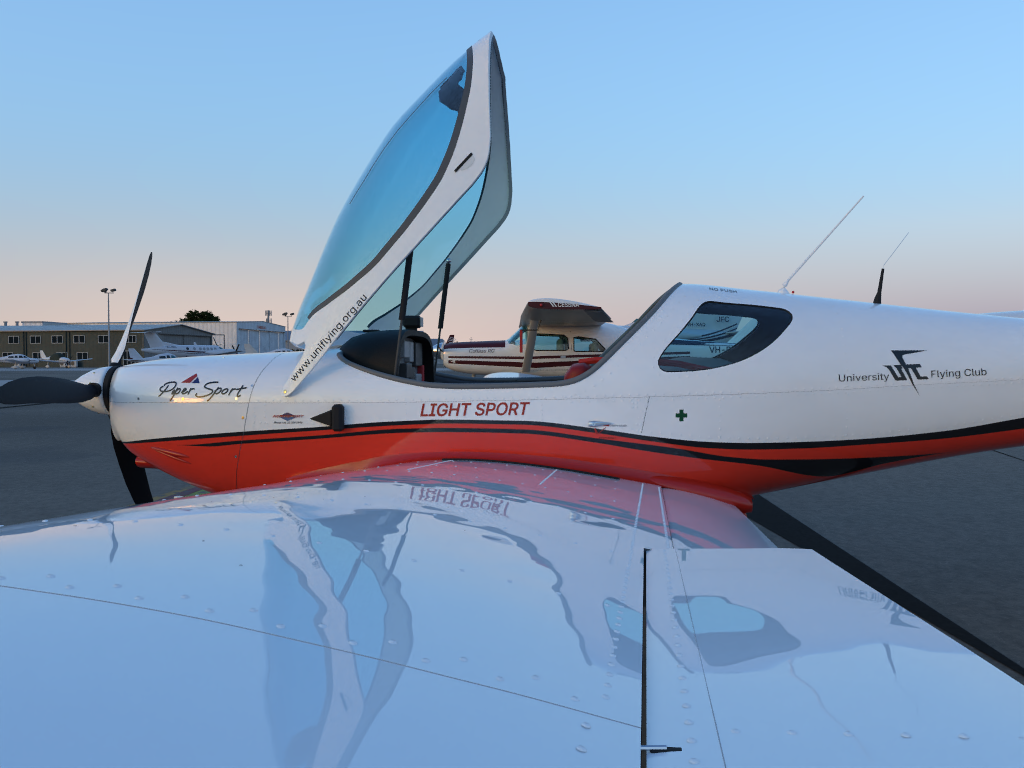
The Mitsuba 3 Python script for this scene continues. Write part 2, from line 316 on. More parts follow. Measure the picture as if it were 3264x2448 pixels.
# ------------------------------------------------------------------ far buildings
Z3 = np.array([0, 0, 1.0])
class Wall:
    """A frame for a facade: a along the wall, h up, out proud of it."""
    def __init__(self, corner, u, out): self.c = np.array([*corner, 0.0]); self.u = np.array([*u, 0.0]); self.u /= np.linalg.norm(self.u); self.n = np.array([*out, 0.0]); self.n /= np.linalg.norm(self.n); self.R = np.stack([self.u, self.n, Z3], 1)
    def P(self, a, h, out=0.0): return self.c + a * self.u + h * Z3 + out * self.n
    def box(self, a, h, w, t, d, out=0.0, ch=0.0): return cbox((w, d, t), ch, self.P(a, h, out), self.R)
def prism(pts2, wall, depth, out=0.0):
    """A polygon in a wall's plane given depth behind it."""
    v, f = trimesh.creation.triangulate_polygon(Polygon(pts2), engine='earcut'); f = np.asarray(f); n = len(v)
    a = np.array([wall.P(x, y, out) for x, y in v]); e = border(f)
    return tm(np.vstack([a, a - depth * wall.n]), np.vstack([f, f[:, ::-1] + n, np.stack([e[:, 0], e[:, 1] + n, e[:, 1]], 1), np.stack([e[:, 0], e[:, 0] + n, e[:, 1] + n], 1)]))
def slab(q, t=0.12): q = np.asarray(q, float); return trimesh.convex.convex_hull(np.vstack([q, q - [0, 0, t]]))
def window(b, wl, a, h, w, t, panes=2, fr='frame_white'):
    fw = 0.075; bars = [wl.box(a, h + sg * (t / 2 - fw / 2), w, fw, 0.08, 0.06) for sg in (-1, 1)] + [wl.box(a + q * (w - fw) - (w - fw) / 2, h, fw, t - 2 * fw, 0.08, 0.06) for q in np.linspace(0, 1, panes + 1)]
    k = part(b, 'window', cat_(bars), fr, False)
    for i in range(panes):
        pw = (w - fw) / panes; part(k, 'pane', wl.box(a - (w - fw) / 2 + pw * (i + 0.5), h, pw - fw, t - 2 * fw, 0.02, 0.03), 'pane_dark', False)

gb = thing('office_hangar', 'long dark green two storey shed with white framed windows and a grey gable end', 'hangar')
gc, gu, gg = np.array([-64.07, 150.0]), np.array([-0.98, 0.2]), np.array([0.2, 0.98])
gl, gw = Wall(gc, gu, -gg), Wall(gc, gg, (0.98, -0.2))
part(gb, 'wall', prism([(0, 0), (58, 0), (58, 6.55), (0, 6.55)], gl, 0.3), 'clad_green', False)
part(gb, 'gable_wall', prism([(0, 0), (4.6, 0), (4.6, 5.95), (21.6, 5.95), (21.6, 0), (22, 0), (22, 6.55), (11, 7.8), (0, 6.55)], gw, 0.3), 'clad_grey', False, 'grey gable wall above the sliding doors')
for sgn in (0, 1):
    e0, e1 = gw.P(-0.5 if sgn == 0 else 22.5, 6.52 if sgn == 0 else 6.52, 0.4), gw.P(11, 7.95, 0.4)
    part(gb, 'roof', slab([e0, e1, e1 + 59 * gl.u, e0 + 59 * gl.u]), 'roof_grey', False)
part(gb, 'gutter', gl.box(29, 6.5, 58.4, 0.16, 0.16, 0.3), 'galvanised', False)
for a in (23.7, 24.2, 14.8, 15.5): part(gb, 'downpipe', gl.box(a, 3.3, 0.14, 6.3, 0.12, 0.1), 'clad_green', False)
for a in (2.57, 7.9, 12.8, 17.25, 21.7, 26.2, 30.7, 35.2): window(gb, gl, a, 4.93, 2.2, 1.36, 3 if a < 3 else 2)
for a in (12.2, 16.3, 21.2, 27.5): window(gb, gl, a, 1.95, 2.2, 1.36)
window(gb, gl, 2.9, 1.6, 2.4, 2.6, 3)
part(gb, 'back_wall', prism([(0, 0), (58, 0), (58, 6.4), (0, 6.4)], Wall(gc + 22 * gg, gu, gg), 0.3), 'clad_green', False)
for i, (a0, a1) in enumerate([(4.6, 8.2), (8.2, 12.2), (12.2, 16.6), (16.6, 21.6)]):
    part(gb, 'door_panel', gw.box((a0 + a1) / 2, 2.97, a1 - a0 - 0.06, 5.92, 0.08, -0.18 - 0.1 * (i % 2)), 'clad_grey', False)
part(gb, 'door_track', gw.box(13, 5.98, 17.5, 0.16, 0.2, 0.1), 'lamp_dark', False)

wh = thing('white_hangar', 'tall pale hangar with ribbed sliding doors and a red sign over them', 'hangar')
wc, wu, wg = np.array([-68.7, 215.0]), np.array([-0.99, 0.14]), np.array([0.14, 0.99])
wl_, wf = Wall(wc, wu, -wg), Wall(wc, wg, (0.99, -0.14))
part(wh, 'wall', prism([(0, 0), (47, 0), (47, 10.75), (0, 10.75)], wl_, 0.3), 'clad_white', False, 'long plain side wall')
part(wh, 'front_wall', prism([(0, 0), (1.2, 0), (1.2, 9.05), (29.6, 9.05), (29.6, 0), (30.4, 0), (30.4, 10.8), (15.5, 11.6), (0, 10.8)], wf, 0.4), 'clad_door', False)
for sgn in (0, 1):
    e0, e1 = wf.P(-0.2 if sgn == 0 else 30.6, 10.8, 0.15), wf.P(15.5, 11.7, 0.15)
    part(wh, 'roof', slab([e0, e1, e1 + 47.2 * wl_.u, e0 + 47.2 * wl_.u], 0.1), 'roof_grey', False)
for i in range(9):
    w = 28.4 / 9; part(wh, 'door_panel', wf.box(1.2 + w * (i + 0.5), 4.5, w - 0.08, 9.0, 0.1, -0.25 - 0.12 * (i % 2)), 'clad_door', False)
part(wh, 'door_track', wf.box(15.4, 9.1, 28.6, 0.2, 0.25, 0.1), 'lamp_dark', False)
v, f = text_tris('FORMULA 1', 0.72, True); part(wh, 'sign_lettering', tm(np.array([wf.P(11.8 + x, 9.6 + y, 0.03 + z * 8) for x, y, z in v]), f), 'letter_red', False, 'red lettering on the gable')

ab = thing('workshop_building', 'low pale building with a long slate blue roof right of the pale hangar', 'building')
aw = Wall((-70, 262), (1, 0.02), (0.02, -1))
part(ab, 'wall', prism([(0, 0), (42, 0), (42, 7.3), (0, 7.3)], aw, 12), 'wall_cream', False)
part(ab, 'roof', slab([aw.P(-0.5, 7.3, 0.6), aw.P(42.5, 7.3, 0.6), aw.P(42.5, 10.4, -6), aw.P(-0.5, 10.4, -6)]), 'roof_blue', False)
part(ab, 'gutter', aw.box(21, 7.3, 43, 0.22, 0.2, 0.7), 'frame_white', False)
ru = thing('rooftop_block', 'pale square block standing up behind the ridge of the green shed', 'building')
rw = Wall((-97.0, 178), (-0.96, 0.1), (-0.1, -0.96)); rs = Wall((-97.0, 178), (0.3, 0.95), (0.95, -0.3))
part(ru, 'wall', prism([(0, 0), (4.4, 0), (4.4, 9.0), (0, 9.0)], rw, 8), 'clad_white', False); part(ru, 'side_wall', prism([(0.01, 0), (13, 0), (13, 8.98), (0.01, 8.98)], rs, 3.9, 0.02), 'wall_cream', False)
part(ru, 'parapet', prism([(-0.1, 8.95), (4.6, 8.95), (4.6, 9.3), (-0.1, 9.3)], rw, 8.2, 0.1), 'galvanised', False)
lb = thing('low_roof_shed', 'low shed with a grey blue roof and two vents at the far left', 'shed')
lw = Wall((-99.5, 176), (-1, 0.0), (0, -1)); part(lb, 'wall', prism([(0, 0), (18, 0), (18, 7.4), (0, 7.4)], lw, 9), 'wall_cream', False)
part(lb, 'roof', slab([lw.P(-0.4, 7.3, 0.4), lw.P(18.4, 7.3, 0.4), lw.P(18.4, 8.5, -5), lw.P(-0.4, 8.5, -5)]), 'roof_blue', False)
for a in (2.7, 5.1): part(lb, 'vent', tube([lw.P(a, 7.8, -2), lw.P(a, 9.0, -2), lw.P(a, 9.01, -2), lw.P(a, 9.25, -2)], [0.28, 0.28, 0.42, 0.42]), 'galvanised', 30)
dh = thing('distant_hangar', 'small distant hangar with a grey gabled roof left of the black striped tail', 'hangar')
dw = Wall((-26.4, 280), (1, 0), (0, -1)); part(dh, 'wall', prism([(0, 0), (5.2, 0), (5.2, 5.2), (0, 5.2)], dw, 10), 'wall_cream', False)
part(dh, 'roof', slab([dw.P(-0.2, 5.1, 0.2), dw.P(5.2, 5.1, 0.2), dw.P(3.6, 8.3, -3), dw.P(-0.2, 8.3, -3)]), 'roof_blue', False)
part(dh, 'side_gable', trimesh.convex.convex_hull(np.array([dw.P(5.25, 0.1, 0), dw.P(5.25, 5.1, 0), dw.P(3.7, 8.2, -3), dw.P(5.9, 5.1, -6), dw.P(5.9, 0.1, -6)])), 'roof_grey', False)

# air conditioners along the green shed
for a, lab in ((25.0, 'white air conditioner under the covered aircraft\'s left wing'), (15.6, 'white air conditioner behind the nose wheel of the covered aircraft'), (13.4, 'white air conditioner below the right wing of the covered aircraft')):
    k = thing('air_conditioner', lab, 'air conditioner', 'air conditioners along the green shed')
    part(k, 'case', gl.box(a, 0.62, 1.15, 1.0, 0.45, 0.6, 0.03), 'frame_white', False); part(k, 'fan_grille', revolve(gl.P(a + 0.15, 0.65, 0.83), gl.n, [(0, 0.36), (0.03, 0.36), (0.03, 0.1)], 16), 'lamp_dark', 30)
    part(k, 'foot', gl.box(a, 0.06, 1.0, 0.12, 0.4, 0.6), 'galvanised', False)

# lamp masts, phone mast, frames
def lamp_mast(x, y, top, lab, s=1.0):
    k = thing('lamp_mast', lab, 'floodlight mast'); part(k, 'pole', tube([(x, y, 0), (x, y, top * 0.5), (x, y, top)], [0.13 * s, 0.10 * s, 0.06 * s]), 'galvanised'); part(k, 'crossarm', cbox((1.2 * s, 0.1, 0.1), 0, (x + 0.1, y, top)), 'galvanised', False)
    for dx, tl in ((-0.55, 0.5), (-0.28, 0.9), (0.75, 0.25)):
        c, n = math.cos(tl), math.sin(tl); R = np.array([[c, 0, -n], [0, 1, 0], [n, 0, c]]); h = part(k, 'floodlight', cbox((0.62 * s, 0.5, 0.3 * s), 0.06, (x + dx * s, y - 0.2, top + 0.35 * s), R), 'lamp_dark', False)
        part(k, 'bracket', tube([(x + dx * s * 0.8, y, top), (x + dx * s, y - 0.15, top + 0.3 * s)], 0.035), 'galvanised')
    for q in range(10): part(k, 'step_peg', cbox((0.3, 0.04, 0.04), 0, (x, y, top * (0.35 + 0.06 * q))), 'galvanised', False)
lamp_mast(-53.8, 115.0, 10.2, 'tall steel floodlight mast before the green shed')
lamp_mast(-44.2, 170.0, 9.9, 'thin floodlight mast right of the pale hangar', 1.2)
k = thing('phone_mast', 'slim phone mast with clustered antennas behind the pale hangar', 'mast'); X, Y = -84.8, 300.0
part(k, 'pole', tube([(X, Y, 0), (X, Y, 18.6)], [0.5, 0.32]), 'galvanised')
for h0, n in ((17.6, 5), (14.9, 3)):
    for j in range(n): a = j * 2 * math.pi / n + 0.4; part(k, 'antenna_panel', cbox((0.35, 0.25, 1.8), 0.03, (X + 0.95 * math.cos(a), Y + 0.95 * math.sin(a), h0)), 'galvanised', False)
    part(k, 'antenna_frame', cat_([tube([(X + 0.95 * math.cos(j * math.pi / 3), Y + 0.95 * math.sin(j * math.pi / 3), h0), (X + 0.95 * math.cos((j + 1) * math.pi / 3), Y + 0.95 * math.sin((j + 1) * math.pi / 3), h0)], 0.05, 6) for j in range(6)]), 'galvanised')
k = thing('awning_frame', 'dark steel awning frame right of the grey gable end', 'steel frame')
for p in ([(-57.4, 165, 6.1), (-55.1, 165, 6.1)], [(-55.1, 165, 0), (-55.1, 165, 6.1)], [(-57.2, 165, 5.6), (-56.2, 165, 3.4)], [(-56.0, 164, 0), (-56.0, 164, 4.1), (-55.3, 164, 4.2)]): part(k, 'bar', tube(p, 0.09, 6), 'lamp_dark')
k = thing('boom_gate', 'thin dark boom and frame seen under the raised canopy', 'steel frame')
for p in ([(-8.4, 42, 1.92), (-8.05, 42, 1.92)], [(-8.05, 42, 0), (-8.05, 42, 1.92)], [(-8.75, 42, 1.72), (-8.25, 42, 1.72)], [(-8.75, 42, 1.72), (-8.35, 42, 1.92)], [(-8.75, 42, 0), (-8.75, 42, 1.72)]): part(k, 'bar', tube(p, 0.022, 6), 'lamp_dark')
k = thing('power_mast', 'tiny distant lattice mast above the maroon engine cowl', 'mast')
part(k, 'pole', tube([(-19.0, 400, 0), (-19.0, 400, 12)], [0.3, 0.12], 6), 'galvanised')
for h0 in (8.5, 9.8, 11): part(k, 'crossarm', cbox((1.5, 0.2, 0.2), 0, (-19, 400, h0)), 'galvanised', False)

def leaf_cloud(lobes, n, size, seed):
    rng = np.random.default_rng(seed); V = []
    w = np.array([l[3] ** 3 for l in lobes]); w = w / w.sum()
    for (x, y, z, r), m in zip(lobes, (w * n).astype(int)):
        nc = max(6, m // 26); d = rng.normal(size=(nc, 3)); d /= np.linalg.norm(d, axis=1, keepdims=True); c = np.array([x, y, z]) + d * r * rng.uniform(0.55, 1.0, (nc, 1)) * [1, 1, 0.72]
        p = np.repeat(c, 26, 0) + rng.normal(size=(nc * 26, 3)) * r * 0.14
        a = rng.normal(size=p.shape); a /= np.linalg.norm(a, axis=1, keepdims=True); b = np.cross(a, rng.normal(size=p.shape)); b /= np.linalg.norm(b, axis=1, keepdims=True); s = size * rng.uniform(0.6, 1.3, (len(p), 1))
        V.append(np.stack([p - a * s, p + b * s * 0.5, p + a * s, p - b * s * 0.5], 1))
    V = np.vstack(V).reshape(-1, 3); k = np.arange(len(V) // 4)[:, None] * 4
    return tm(V, np.vstack([k + [0, 1, 2], k + [0, 2, 3]]))
k = thing('broad_tree', 'broad dark green tree crown rising behind the pale hangar', 'tree'); tx, ty = -95.0, 262.0
limbs = [tube([(tx, ty, 0), (tx + 0.2, ty, 5), (tx, ty, 8.5)], [0.7, 0.55, 0.42], 8)]
LB = [(tx - 7.0, ty, 11.5, 1.9), (tx - 5.4, ty + 1, 12.6, 2.1), (tx - 5.2, ty, 10.4, 2.0), (tx - 2.8, ty + 1, 12.6, 2.6), (tx - 1.2, ty - 1, 14.4, 2.4), (tx + 1.6, ty, 14.6, 2.2), (tx + 3.2, ty + 1, 12.8, 2.7), (tx + 5.4, ty - 0.5, 11.2, 2.2), (tx + 0.6, ty - 1.5, 11.6, 2.8), (tx - 4.6, ty - 1, 11.6, 1.4), (tx + 6.6, ty, 10.0, 1.5)]
for x, y, z, r in LB: limbs.append(tube([(tx, ty, 7.5), ((tx + x) / 2, (ty + y) / 2, (7.5 + z) / 2 + 0.4), (x, y, z)], [0.32, 0.2, 0.07], 6))
part(k, 'trunk', cat_(limbs), 'bark'); part(k, 'crown', leaf_cloud(LB, 9000, 0.34, 3), 'leaf', False)
single('hedge', leaf_cloud([(-53 + 1.1 * i, 200, 2.9, 1.0) for i in range(9)], 3000, 0.16, 5), 'leaf', 'low dark hedge at the foot of the slate blue roofed building', kind='stuff', smooth=False)
single('treeline', leaf_cloud([(-22 + 2.2 * i, 320 + (i % 3), 5.6 + 1.0 * math.sin(i * 2.1), 2.3) for i in range(34)], 9000, 0.4, 6), 'leaf', 'distant line of scrubby trees behind the striped aircraft', kind='stuff', smooth=False)

# ------------------------------------------------------------------ parked aircraft in the distance
def small_plane(xy, deg, label, group=None, k=1.0, cam=-1, trim='navy', cover=False, twin=False, fin_m='far_white', name='parked_aircraft', screen='teal_glass'):
    """A low-wing light aircraft, about 7 m long; cam is the side (l) that faces the camera."""
    S = np.array([0, .25, .7, 1.2, 1.9, 2.6, 3.3, 4.4, 5.6, 7.0]) * k
    B = Body(xy, deg, S, np.array([.16, .34, .46, .52, .56, .56, .52, .36, .22, .05]) * k, np.array([1.3, 1.43, 1.52, 1.58, 1.98, 2.12, 2.05, 1.72, 1.55, 1.45]) * k, np.array([1.15, 1.16, 1.18, 1.2, 1.22, 1.22, 1.22, 1.24, 1.27, 1.32]) * k, np.array([1.0, .86, .78, .74, .72, .74, .8, .94, 1.07, 1.25]) * k, 2.3, 2.4)
    t = thing(name, label, 'aircraft', group); part(t, 'fuselage', B.whole(0, 7 * k), 'far_white', True)
    q = lambda pts: Polygon([(a * k, b * k) for a, b in pts])
    for sd in (1, -1):
        part(t, 'stripe', B.decal(q([(.3, 1.16), (2.5, 1.12), (5.4, 1.24), (6.6, 1.34), (5.4, 1.30), (2.5, 1.2), (.3, 1.24)]), 0.3 * k, 0.01, sd), trim, False)
        if not cover:
            for a0, a1, dz in ((1.98, 2.42, 0), (2.5, 2.92, 0), (3.0, 3.75, -.06)): part(t, 'window', B.decal(q([(a0 - (.22 if a0 < 2 else 0), 1.56), (a0 + .08, 1.88 + dz), (a1 - .06, 1.9 + dz * 2), (a1, 1.56)]), 0.1 * k, 0.012, sd), 'glass_dark' if a0 > 2 else screen, False)
        if not cover: part(t, 'windscreen', B.decal(q([(1.3, 1.585), (1.72, 1.84), (1.86, 1.84), (1.72, 1.57)]), 0.08 * k, 0.012, sd), screen, False)
        u = B.A; up = Z3
        part(t, 'wing', panel(B.P(1.7 * k, sd * .45 * k, .95 * k), B.P(3.25 * k, sd * .45 * k, .92 * k), B.P(1.95 * k, sd * 5.0 * k, 1.38 * k), B.P(3.05 * k, sd * 5.0 * k, 1.36 * k), .14, .12), 'far_white')
        part(t, 'tailplane', panel(B.P(5.9 * k, sd * .1 * k, 1.38 * k), B.P(6.9 * k, sd * .1 * k, 1.38 * k), B.P(6.2 * k, sd * 1.7 * k, 1.4 * k), B.P(6.9 * k, sd * 1.7 * k, 1.4 * k), .1, .1), 'far_white')
        wg = part(t, 'main_wheel', revolve(B.P(2.5 * k, sd * 1.6 * k, .24 * k), B.L, [(-.07 * k, .14 * k), (-.06 * k, .23 * k), (.06 * k, .23 * k), (.07 * k, .14 * k)], 16), 'tyre'); part(wg, 'spat', loft([B.P(2.5 * k + x, sd * 1.6 * k, .28 * k) + r * k * (np.cos(np.arange(10) * .628)[:, None] * B.L * .6 + np.sin(np.arange(10) * .628)[:, None] * up) for x, r in ((-.4, .04), (-.25, .2), (0, .24), (.3, .15), (.6, .02))]), 'far_white', True)
        part(wg, 'leg', tube([B.P(2.5 * k, sd * 1.6 * k, .4 * k), B.P(2.45 * k, sd * 1.55 * k, 1.0 * k)], .05 * k), 'far_white')
        if twin:
            n = part(t, 'engine', loft([B.P(x * k, sd * 1.9 * k, 1.22 * k) + r * k * (np.cos(np.arange(14) * .449)[:, None] * B.L + np.sin(np.arange(14) * .449)[:, None] * up) for x, r in ((.75, .1), (.85, .26), (1.4, .32), (2.4, .25), (3.4, .04))]), 'far_white', True)
            for a in (.6, 2.7, 4.8): part(n, 'propeller_blade', panel(B.P(.7 * k, sd * 1.9 * k, 1.22 * k), B.P(.78 * k, sd * 1.9 * k + .1 * k * math.sin(a), 1.22 * k - .1 * k * math.cos(a)), B.P(.7 * k, sd * 1.9 * k + .85 * k * math.cos(a), 1.22 * k + .85 * k * math.sin(a)), B.P(.76 * k, sd * 1.9 * k + .85 * k * math.cos(a) + .1 * k * math.sin(a), 1.22 * k + .85 * k * math.sin(a) - .1 * k * math.cos(a)), .2, .12, B.A, 3), 'blade_black')
    part(t, 'fin', panel(B.P(5.3 * k, 0, 1.5 * k), B.P(6.75 * k, 0, 1.42 * k), B.P(6.35 * k, 0, 2.62 * k), B.P(7.0 * k, 0, 2.62 * k), .09, .09, B.L), fin_m)
    part(t, 'rudder_base', panel(B.P(6.45 * k, 0, 1.26 * k), B.P(6.98 * k, 0, 1.3 * k), B.P(6.5 * k, 0, 1.6 * k), B.P(6.98 * k, 0, 1.6 * k), .16, .12, B.L, 3), 'maroon' if fin_m == 'far_white' else fin_m)
    part(t, 'nose_wheel', revolve(B.P(.55 * k, 0, .2 * k), B.L, [(-.06 * k, .12 * k), (-.05 * k, .2 * k), (.05 * k, .2 * k), (.06 * k, .12 * k)], 16), 'tyre'); part(t, 'nose_leg', tube([B.P(.55 * k, 0, .3 * k), B.P(.65 * k, 0, .9 * k)], .04 * k), 'far_white')
    if not twin:
        part(t, 'spinner', revolve(B.P(0, 0, 1.18 * k), -B.A, [(0, .16 * k), (.12 * k, .13 * k), (.26 * k, .06 * k), (.32 * k, .005)], 20), 'far_white', True)
        for a in (.9, .9 + math.pi): part(t, 'propeller_blade', panel(B.P(-.06 * k, .1 * k * math.cos(a), 1.18 * k + .1 * k * math.sin(a)), B.P(0.02, .1 * k * math.cos(a) + .12 * k * math.sin(a), 1.18 * k + .1 * k * math.sin(a) - .12 * k * math.cos(a)), B.P(-.06 * k, .9 * k * math.cos(a), 1.18 * k + .9 * k * math.sin(a)), B.P(0.0, .9 * k * math.cos(a) + .09 * k * math.sin(a), 1.18 * k + .9 * k * math.sin(a) - .09 * k * math.cos(a)), .2, .12, B.A, 3), 'blade_black' if trim != 'galvanised' else 'galvanised')
    return t, B
small_plane((-33.6, 89.5), math.degrees(math.atan2(-4.2, -3.4)), 'small white low wing aircraft with blue windows, tail towards the grey gable', k=0.92)
small_plane((-66.5, 121.0), math.degrees(math.atan2(-.25, -.95)), 'white low wing aircraft cut off by the left edge of the photo', k=1.0, twin=True, screen='glass_dark')
tb, Bb = small_plane((-66.4, 129.0), math.degrees(math.atan2(.5, -.86)), 'white low wing aircraft with a dark green cover over its cabin', cover=True, k=1.05)
cov = Body(Bb.o[:2], math.degrees(math.atan2(.5, -.86)), [1.35, 1.5, 2.0, 2.7, 3.4, 4.0, 4.2], [.5, .56, .62, .63, .58, .48, .44], [1.68, 1.78, 2.18, 2.33, 2.26, 2.0, 1.9], [1.3] * 7, [1.2, 1.15, 1.12, 1.12, 1.15, 1.2, 1.22], 2.4, 3)
single('cabin_cover', cov.whole(1.35, 4.2), 'cover_green', 'dark green fabric cover over the cabin of a white aircraft by the green shed', 'aircraft cover', smooth=True)
small_plane((-36.0, 152.0), math.degrees(math.atan2(-.35, -.93)), 'white aircraft whose brown edged fin shows before the pale hangar doors', k=1.55, fin_m='wall_cream')

# the twin turboprop with a T tail
TB = Body((-32.9, 104.0), math.degrees(math.atan2(-.78, -.63)), [0, .4, 1.2, 2.2, 3.2, 4.5, 7.5, 9.5, 11.3, 12.3], [.08, .3, .5, .66, .74, .74, .72, .5, .25, .08], [2.1, 2.3, 2.45, 2.6, 2.98, 3.0, 2.98, 2.85, 2.6, 2.5], [2.0, 2.02, 2.05, 2.1, 2.15, 2.2, 2.2, 2.25, 2.3, 2.35], [1.9, 1.72, 1.55, 1.45, 1.4, 1.38, 1.4, 1.7, 2.0, 2.25], 2.2, 2.2)
t = thing('turboprop_aircraft', 'white twin turboprop with a T tail, round windows and dark red stripes', 'aircraft')
part(t, 'fuselage', TB.whole(0, 12.3), 'far_white', True)
for sd in (-1, 1):
    part(t, 'stripe', TB.decal(Polygon([(1.5, 2.02), (6, 2.12), (11.2, 2.42), (11.2, 2.46), (6, 2.28), (1.5, 2.1)]), .4, .012, sd), 'maroon', False); part(t, 'stripe', TB.decal(Polygon([(1.5, 1.9), (6, 1.95), (10.5, 2.26), (6, 2.02), (1.5, 1.95)]), .4, .012, sd), 'black_paint', False)
    for i, a in enumerate((3.69, 4.17, 4.65, 5.13, 5.6, 6.35, 7.2)): part(t, 'window', TB.decal(Point(a, 2.56).buffer(.17), .12, .014, sd), 'glass_dark' if i == 6 else 'galvanised', False)
    part(t, 'windscreen', TB.decal(Polygon([(2.3, 2.5), (2.75, 2.78), (3.1, 2.8), (3.05, 2.5)]), .12, .014, sd), 'teal_glass', False)
    part(t, 'wing', panel(TB.P(4.0, sd * .6, 1.6), TB.P(6.1, sd * .6, 1.56), TB.P(4.6, sd * 8.2, 2.3), TB.P(5.7, sd * 8.2, 2.28), .15, .11), 'far_white')
    part(t, 'tailplane', panel(TB.P(10.6, sd * .05, 4.32), TB.P(12.0, sd * .05, 4.3), TB.P(11.5, sd * 2.8, 4.36), TB.P(12.2, sd * 2.8, 4.35), .1, .1), 'far_white')
    n = part(t, 'engine', loft([TB.P(x, sd * 2.6, 2.12) + r * (np.cos(np.arange(14) * .449)[:, None] * TB.L + np.sin(np.arange(14) * .449)[:, None] * Z3) for x, r in ((2.3, .2), (2.4, .36), (3.2, .46), (4.6, .4), (6.2, .06))]), 'far_white', True)
    part(n, 'intake_cover', revolve(TB.P(2.28, sd * 2.6, 1.95), -TB.A, [(0, .2), (.1, .18), (.14, .02)], 14), 'red_tag', True)
    for a in (.85, 2.25, 4.0, 5.4): part(n, 'propeller_blade', panel(TB.P(2.15, sd * 2.6 + .1 * math.cos(a), 2.2 + .1 * math.sin(a)), TB.P(2.22, sd * 2.6 + .1 * math.cos(a) + .18 * math.sin(a), 2.2 + .1 * math.sin(a) - .18 * math.cos(a)), TB.P(2.15, sd * 2.6 + 1.1 * math.cos(a), 2.2 + 1.1 * math.sin(a)), TB.P(2.22, sd * 2.6 + 1.1 * math.cos(a) + .16 * math.sin(a), 2.2 + 1.1 * math.sin(a) - .16 * math.cos(a)), .2, .12, TB.A, 3), 'blade_black')
    part(t, 'main_leg', tube([TB.P(4.6, sd * 2.5, 1.8), TB.P(4.6, sd * 2.5, .4)], .08), 'galvanised'); part(t, 'main_wheel', revolve(TB.P(4.6, sd * 2.5, .33), TB.L, [(-.12, .2), (-.1, .33), (.1, .33), (.12, .2)], 16), 'tyre')
part(t, 'fin', panel(TB.P(9.3, 0, 2.75), TB.P(11.2, 0, 2.45), TB.P(10.7, 0, 4.28), TB.P(12.0, 0, 4.26), .1, .09, TB.L), 'far_white'); part(t, 'dorsal_fin', panel(TB.P(7.6, 0, 2.92), TB.P(10.2, 0, 2.7), TB.P(9.6, 0, 3.3), TB.P(10.4, 0, 3.3), .03, .06, TB.L, 4), 'far_white')
part(t, 'blade_antenna', panel(TB.P(5.6, 0, 2.95), TB.P(6.0, 0, 2.95), TB.P(5.85, 0, 3.35), TB.P(6.05, 0, 3.35), .1, .1, TB.L, 3), 'far_white')
part(t, 'registration', TB.write('VH-HCL', 9.6, 2.62, .2, -1, 0, True, 0, .014, -1), 'black_paint', False)
part(t, 'nose_leg', tube([TB.P(1.6, 0, 1.6), TB.P(1.6, 0, .3)], .06), 'galvanised'); part(t, 'nose_wheel', revolve(TB.P(1.6, 0, .26), TB.L, [(-.09, .15), (-.08, .26), (.08, .26), (.09, .15)], 16), 'tyre')

# the airliner whose striped fin shows beyond the hangar
AL = Body((-38.0, 211.0), 0, [0, 1.5, 4, 10, 17, 21, 23], [.2, 1.0, 1.4, 1.4, 1.35, .7, .2], [2.3, 3.0, 3.5, 3.6, 3.6, 3.5, 3.4], [2.0, 2.1, 2.2, 2.2, 2.3, 2.7, 3.1], [1.7, 1.0, .8, .8, .9, 2.0, 2.9])
t = thing('distant_airliner', 'distant airliner with a black fin carrying white curved stripes', 'aircraft'); part(t, 'fuselage', AL.whole(0, 23), 'far_white', True)
part(t, 'fin', panel(AL.P(20.9, 0, 3.4), AL.P(23.2, 0, 3.4), AL.P(22.8, 0, 7.45), AL.P(23.9, 0, 7.45), .09, .09, AL.L), 'maroon')
for i, r in enumerate((.75, 1.15, 1.55, 1.95)):
    a = np.linspace(.5, 2.1, 9); part(t, 'fin_stripe', tube([AL.P(23.3 + r * math.cos(q + .5), .12, 4.9 + r * math.sin(q + .2)) for q in a if 20.9 + (r * math.sin(q + .2) + 1.5) * .47 < 23.3 + r * math.cos(q + .5)], .07, 6), 'far_white')
for sd in (1, -1): part(t, 'wing', panel(AL.P(8, sd * 1.2, 1.4), AL.P(12, sd * 1.2, 1.4), AL.P(11, sd * 11, 2.2), AL.P(12.4, sd * 11, 2.2), .12, .1), 'far_white'); part(t, 'tailplane', panel(AL.P(21.2, sd * .3, 3.2), AL.P(22.8, sd * .3, 3.2), AL.P(22.4, sd * 3.4, 3.3), AL.P(23.2, sd * 3.4, 3.3), .1, .1), 'far_white')
for s_, l_ in ((3, 0), (11, 1.6), (11, -1.6)): part(t, 'wheel', revolve(AL.P(s_, l_, .4), AL.L, [(-.15, .25), (-.12, .4), (.12, .4), (.15, .25)], 14), 'tyre'); part(t, 'leg', tube([AL.P(s_, l_, .5), AL.P(s_, l_, 1.4)], .1), 'galvanised')

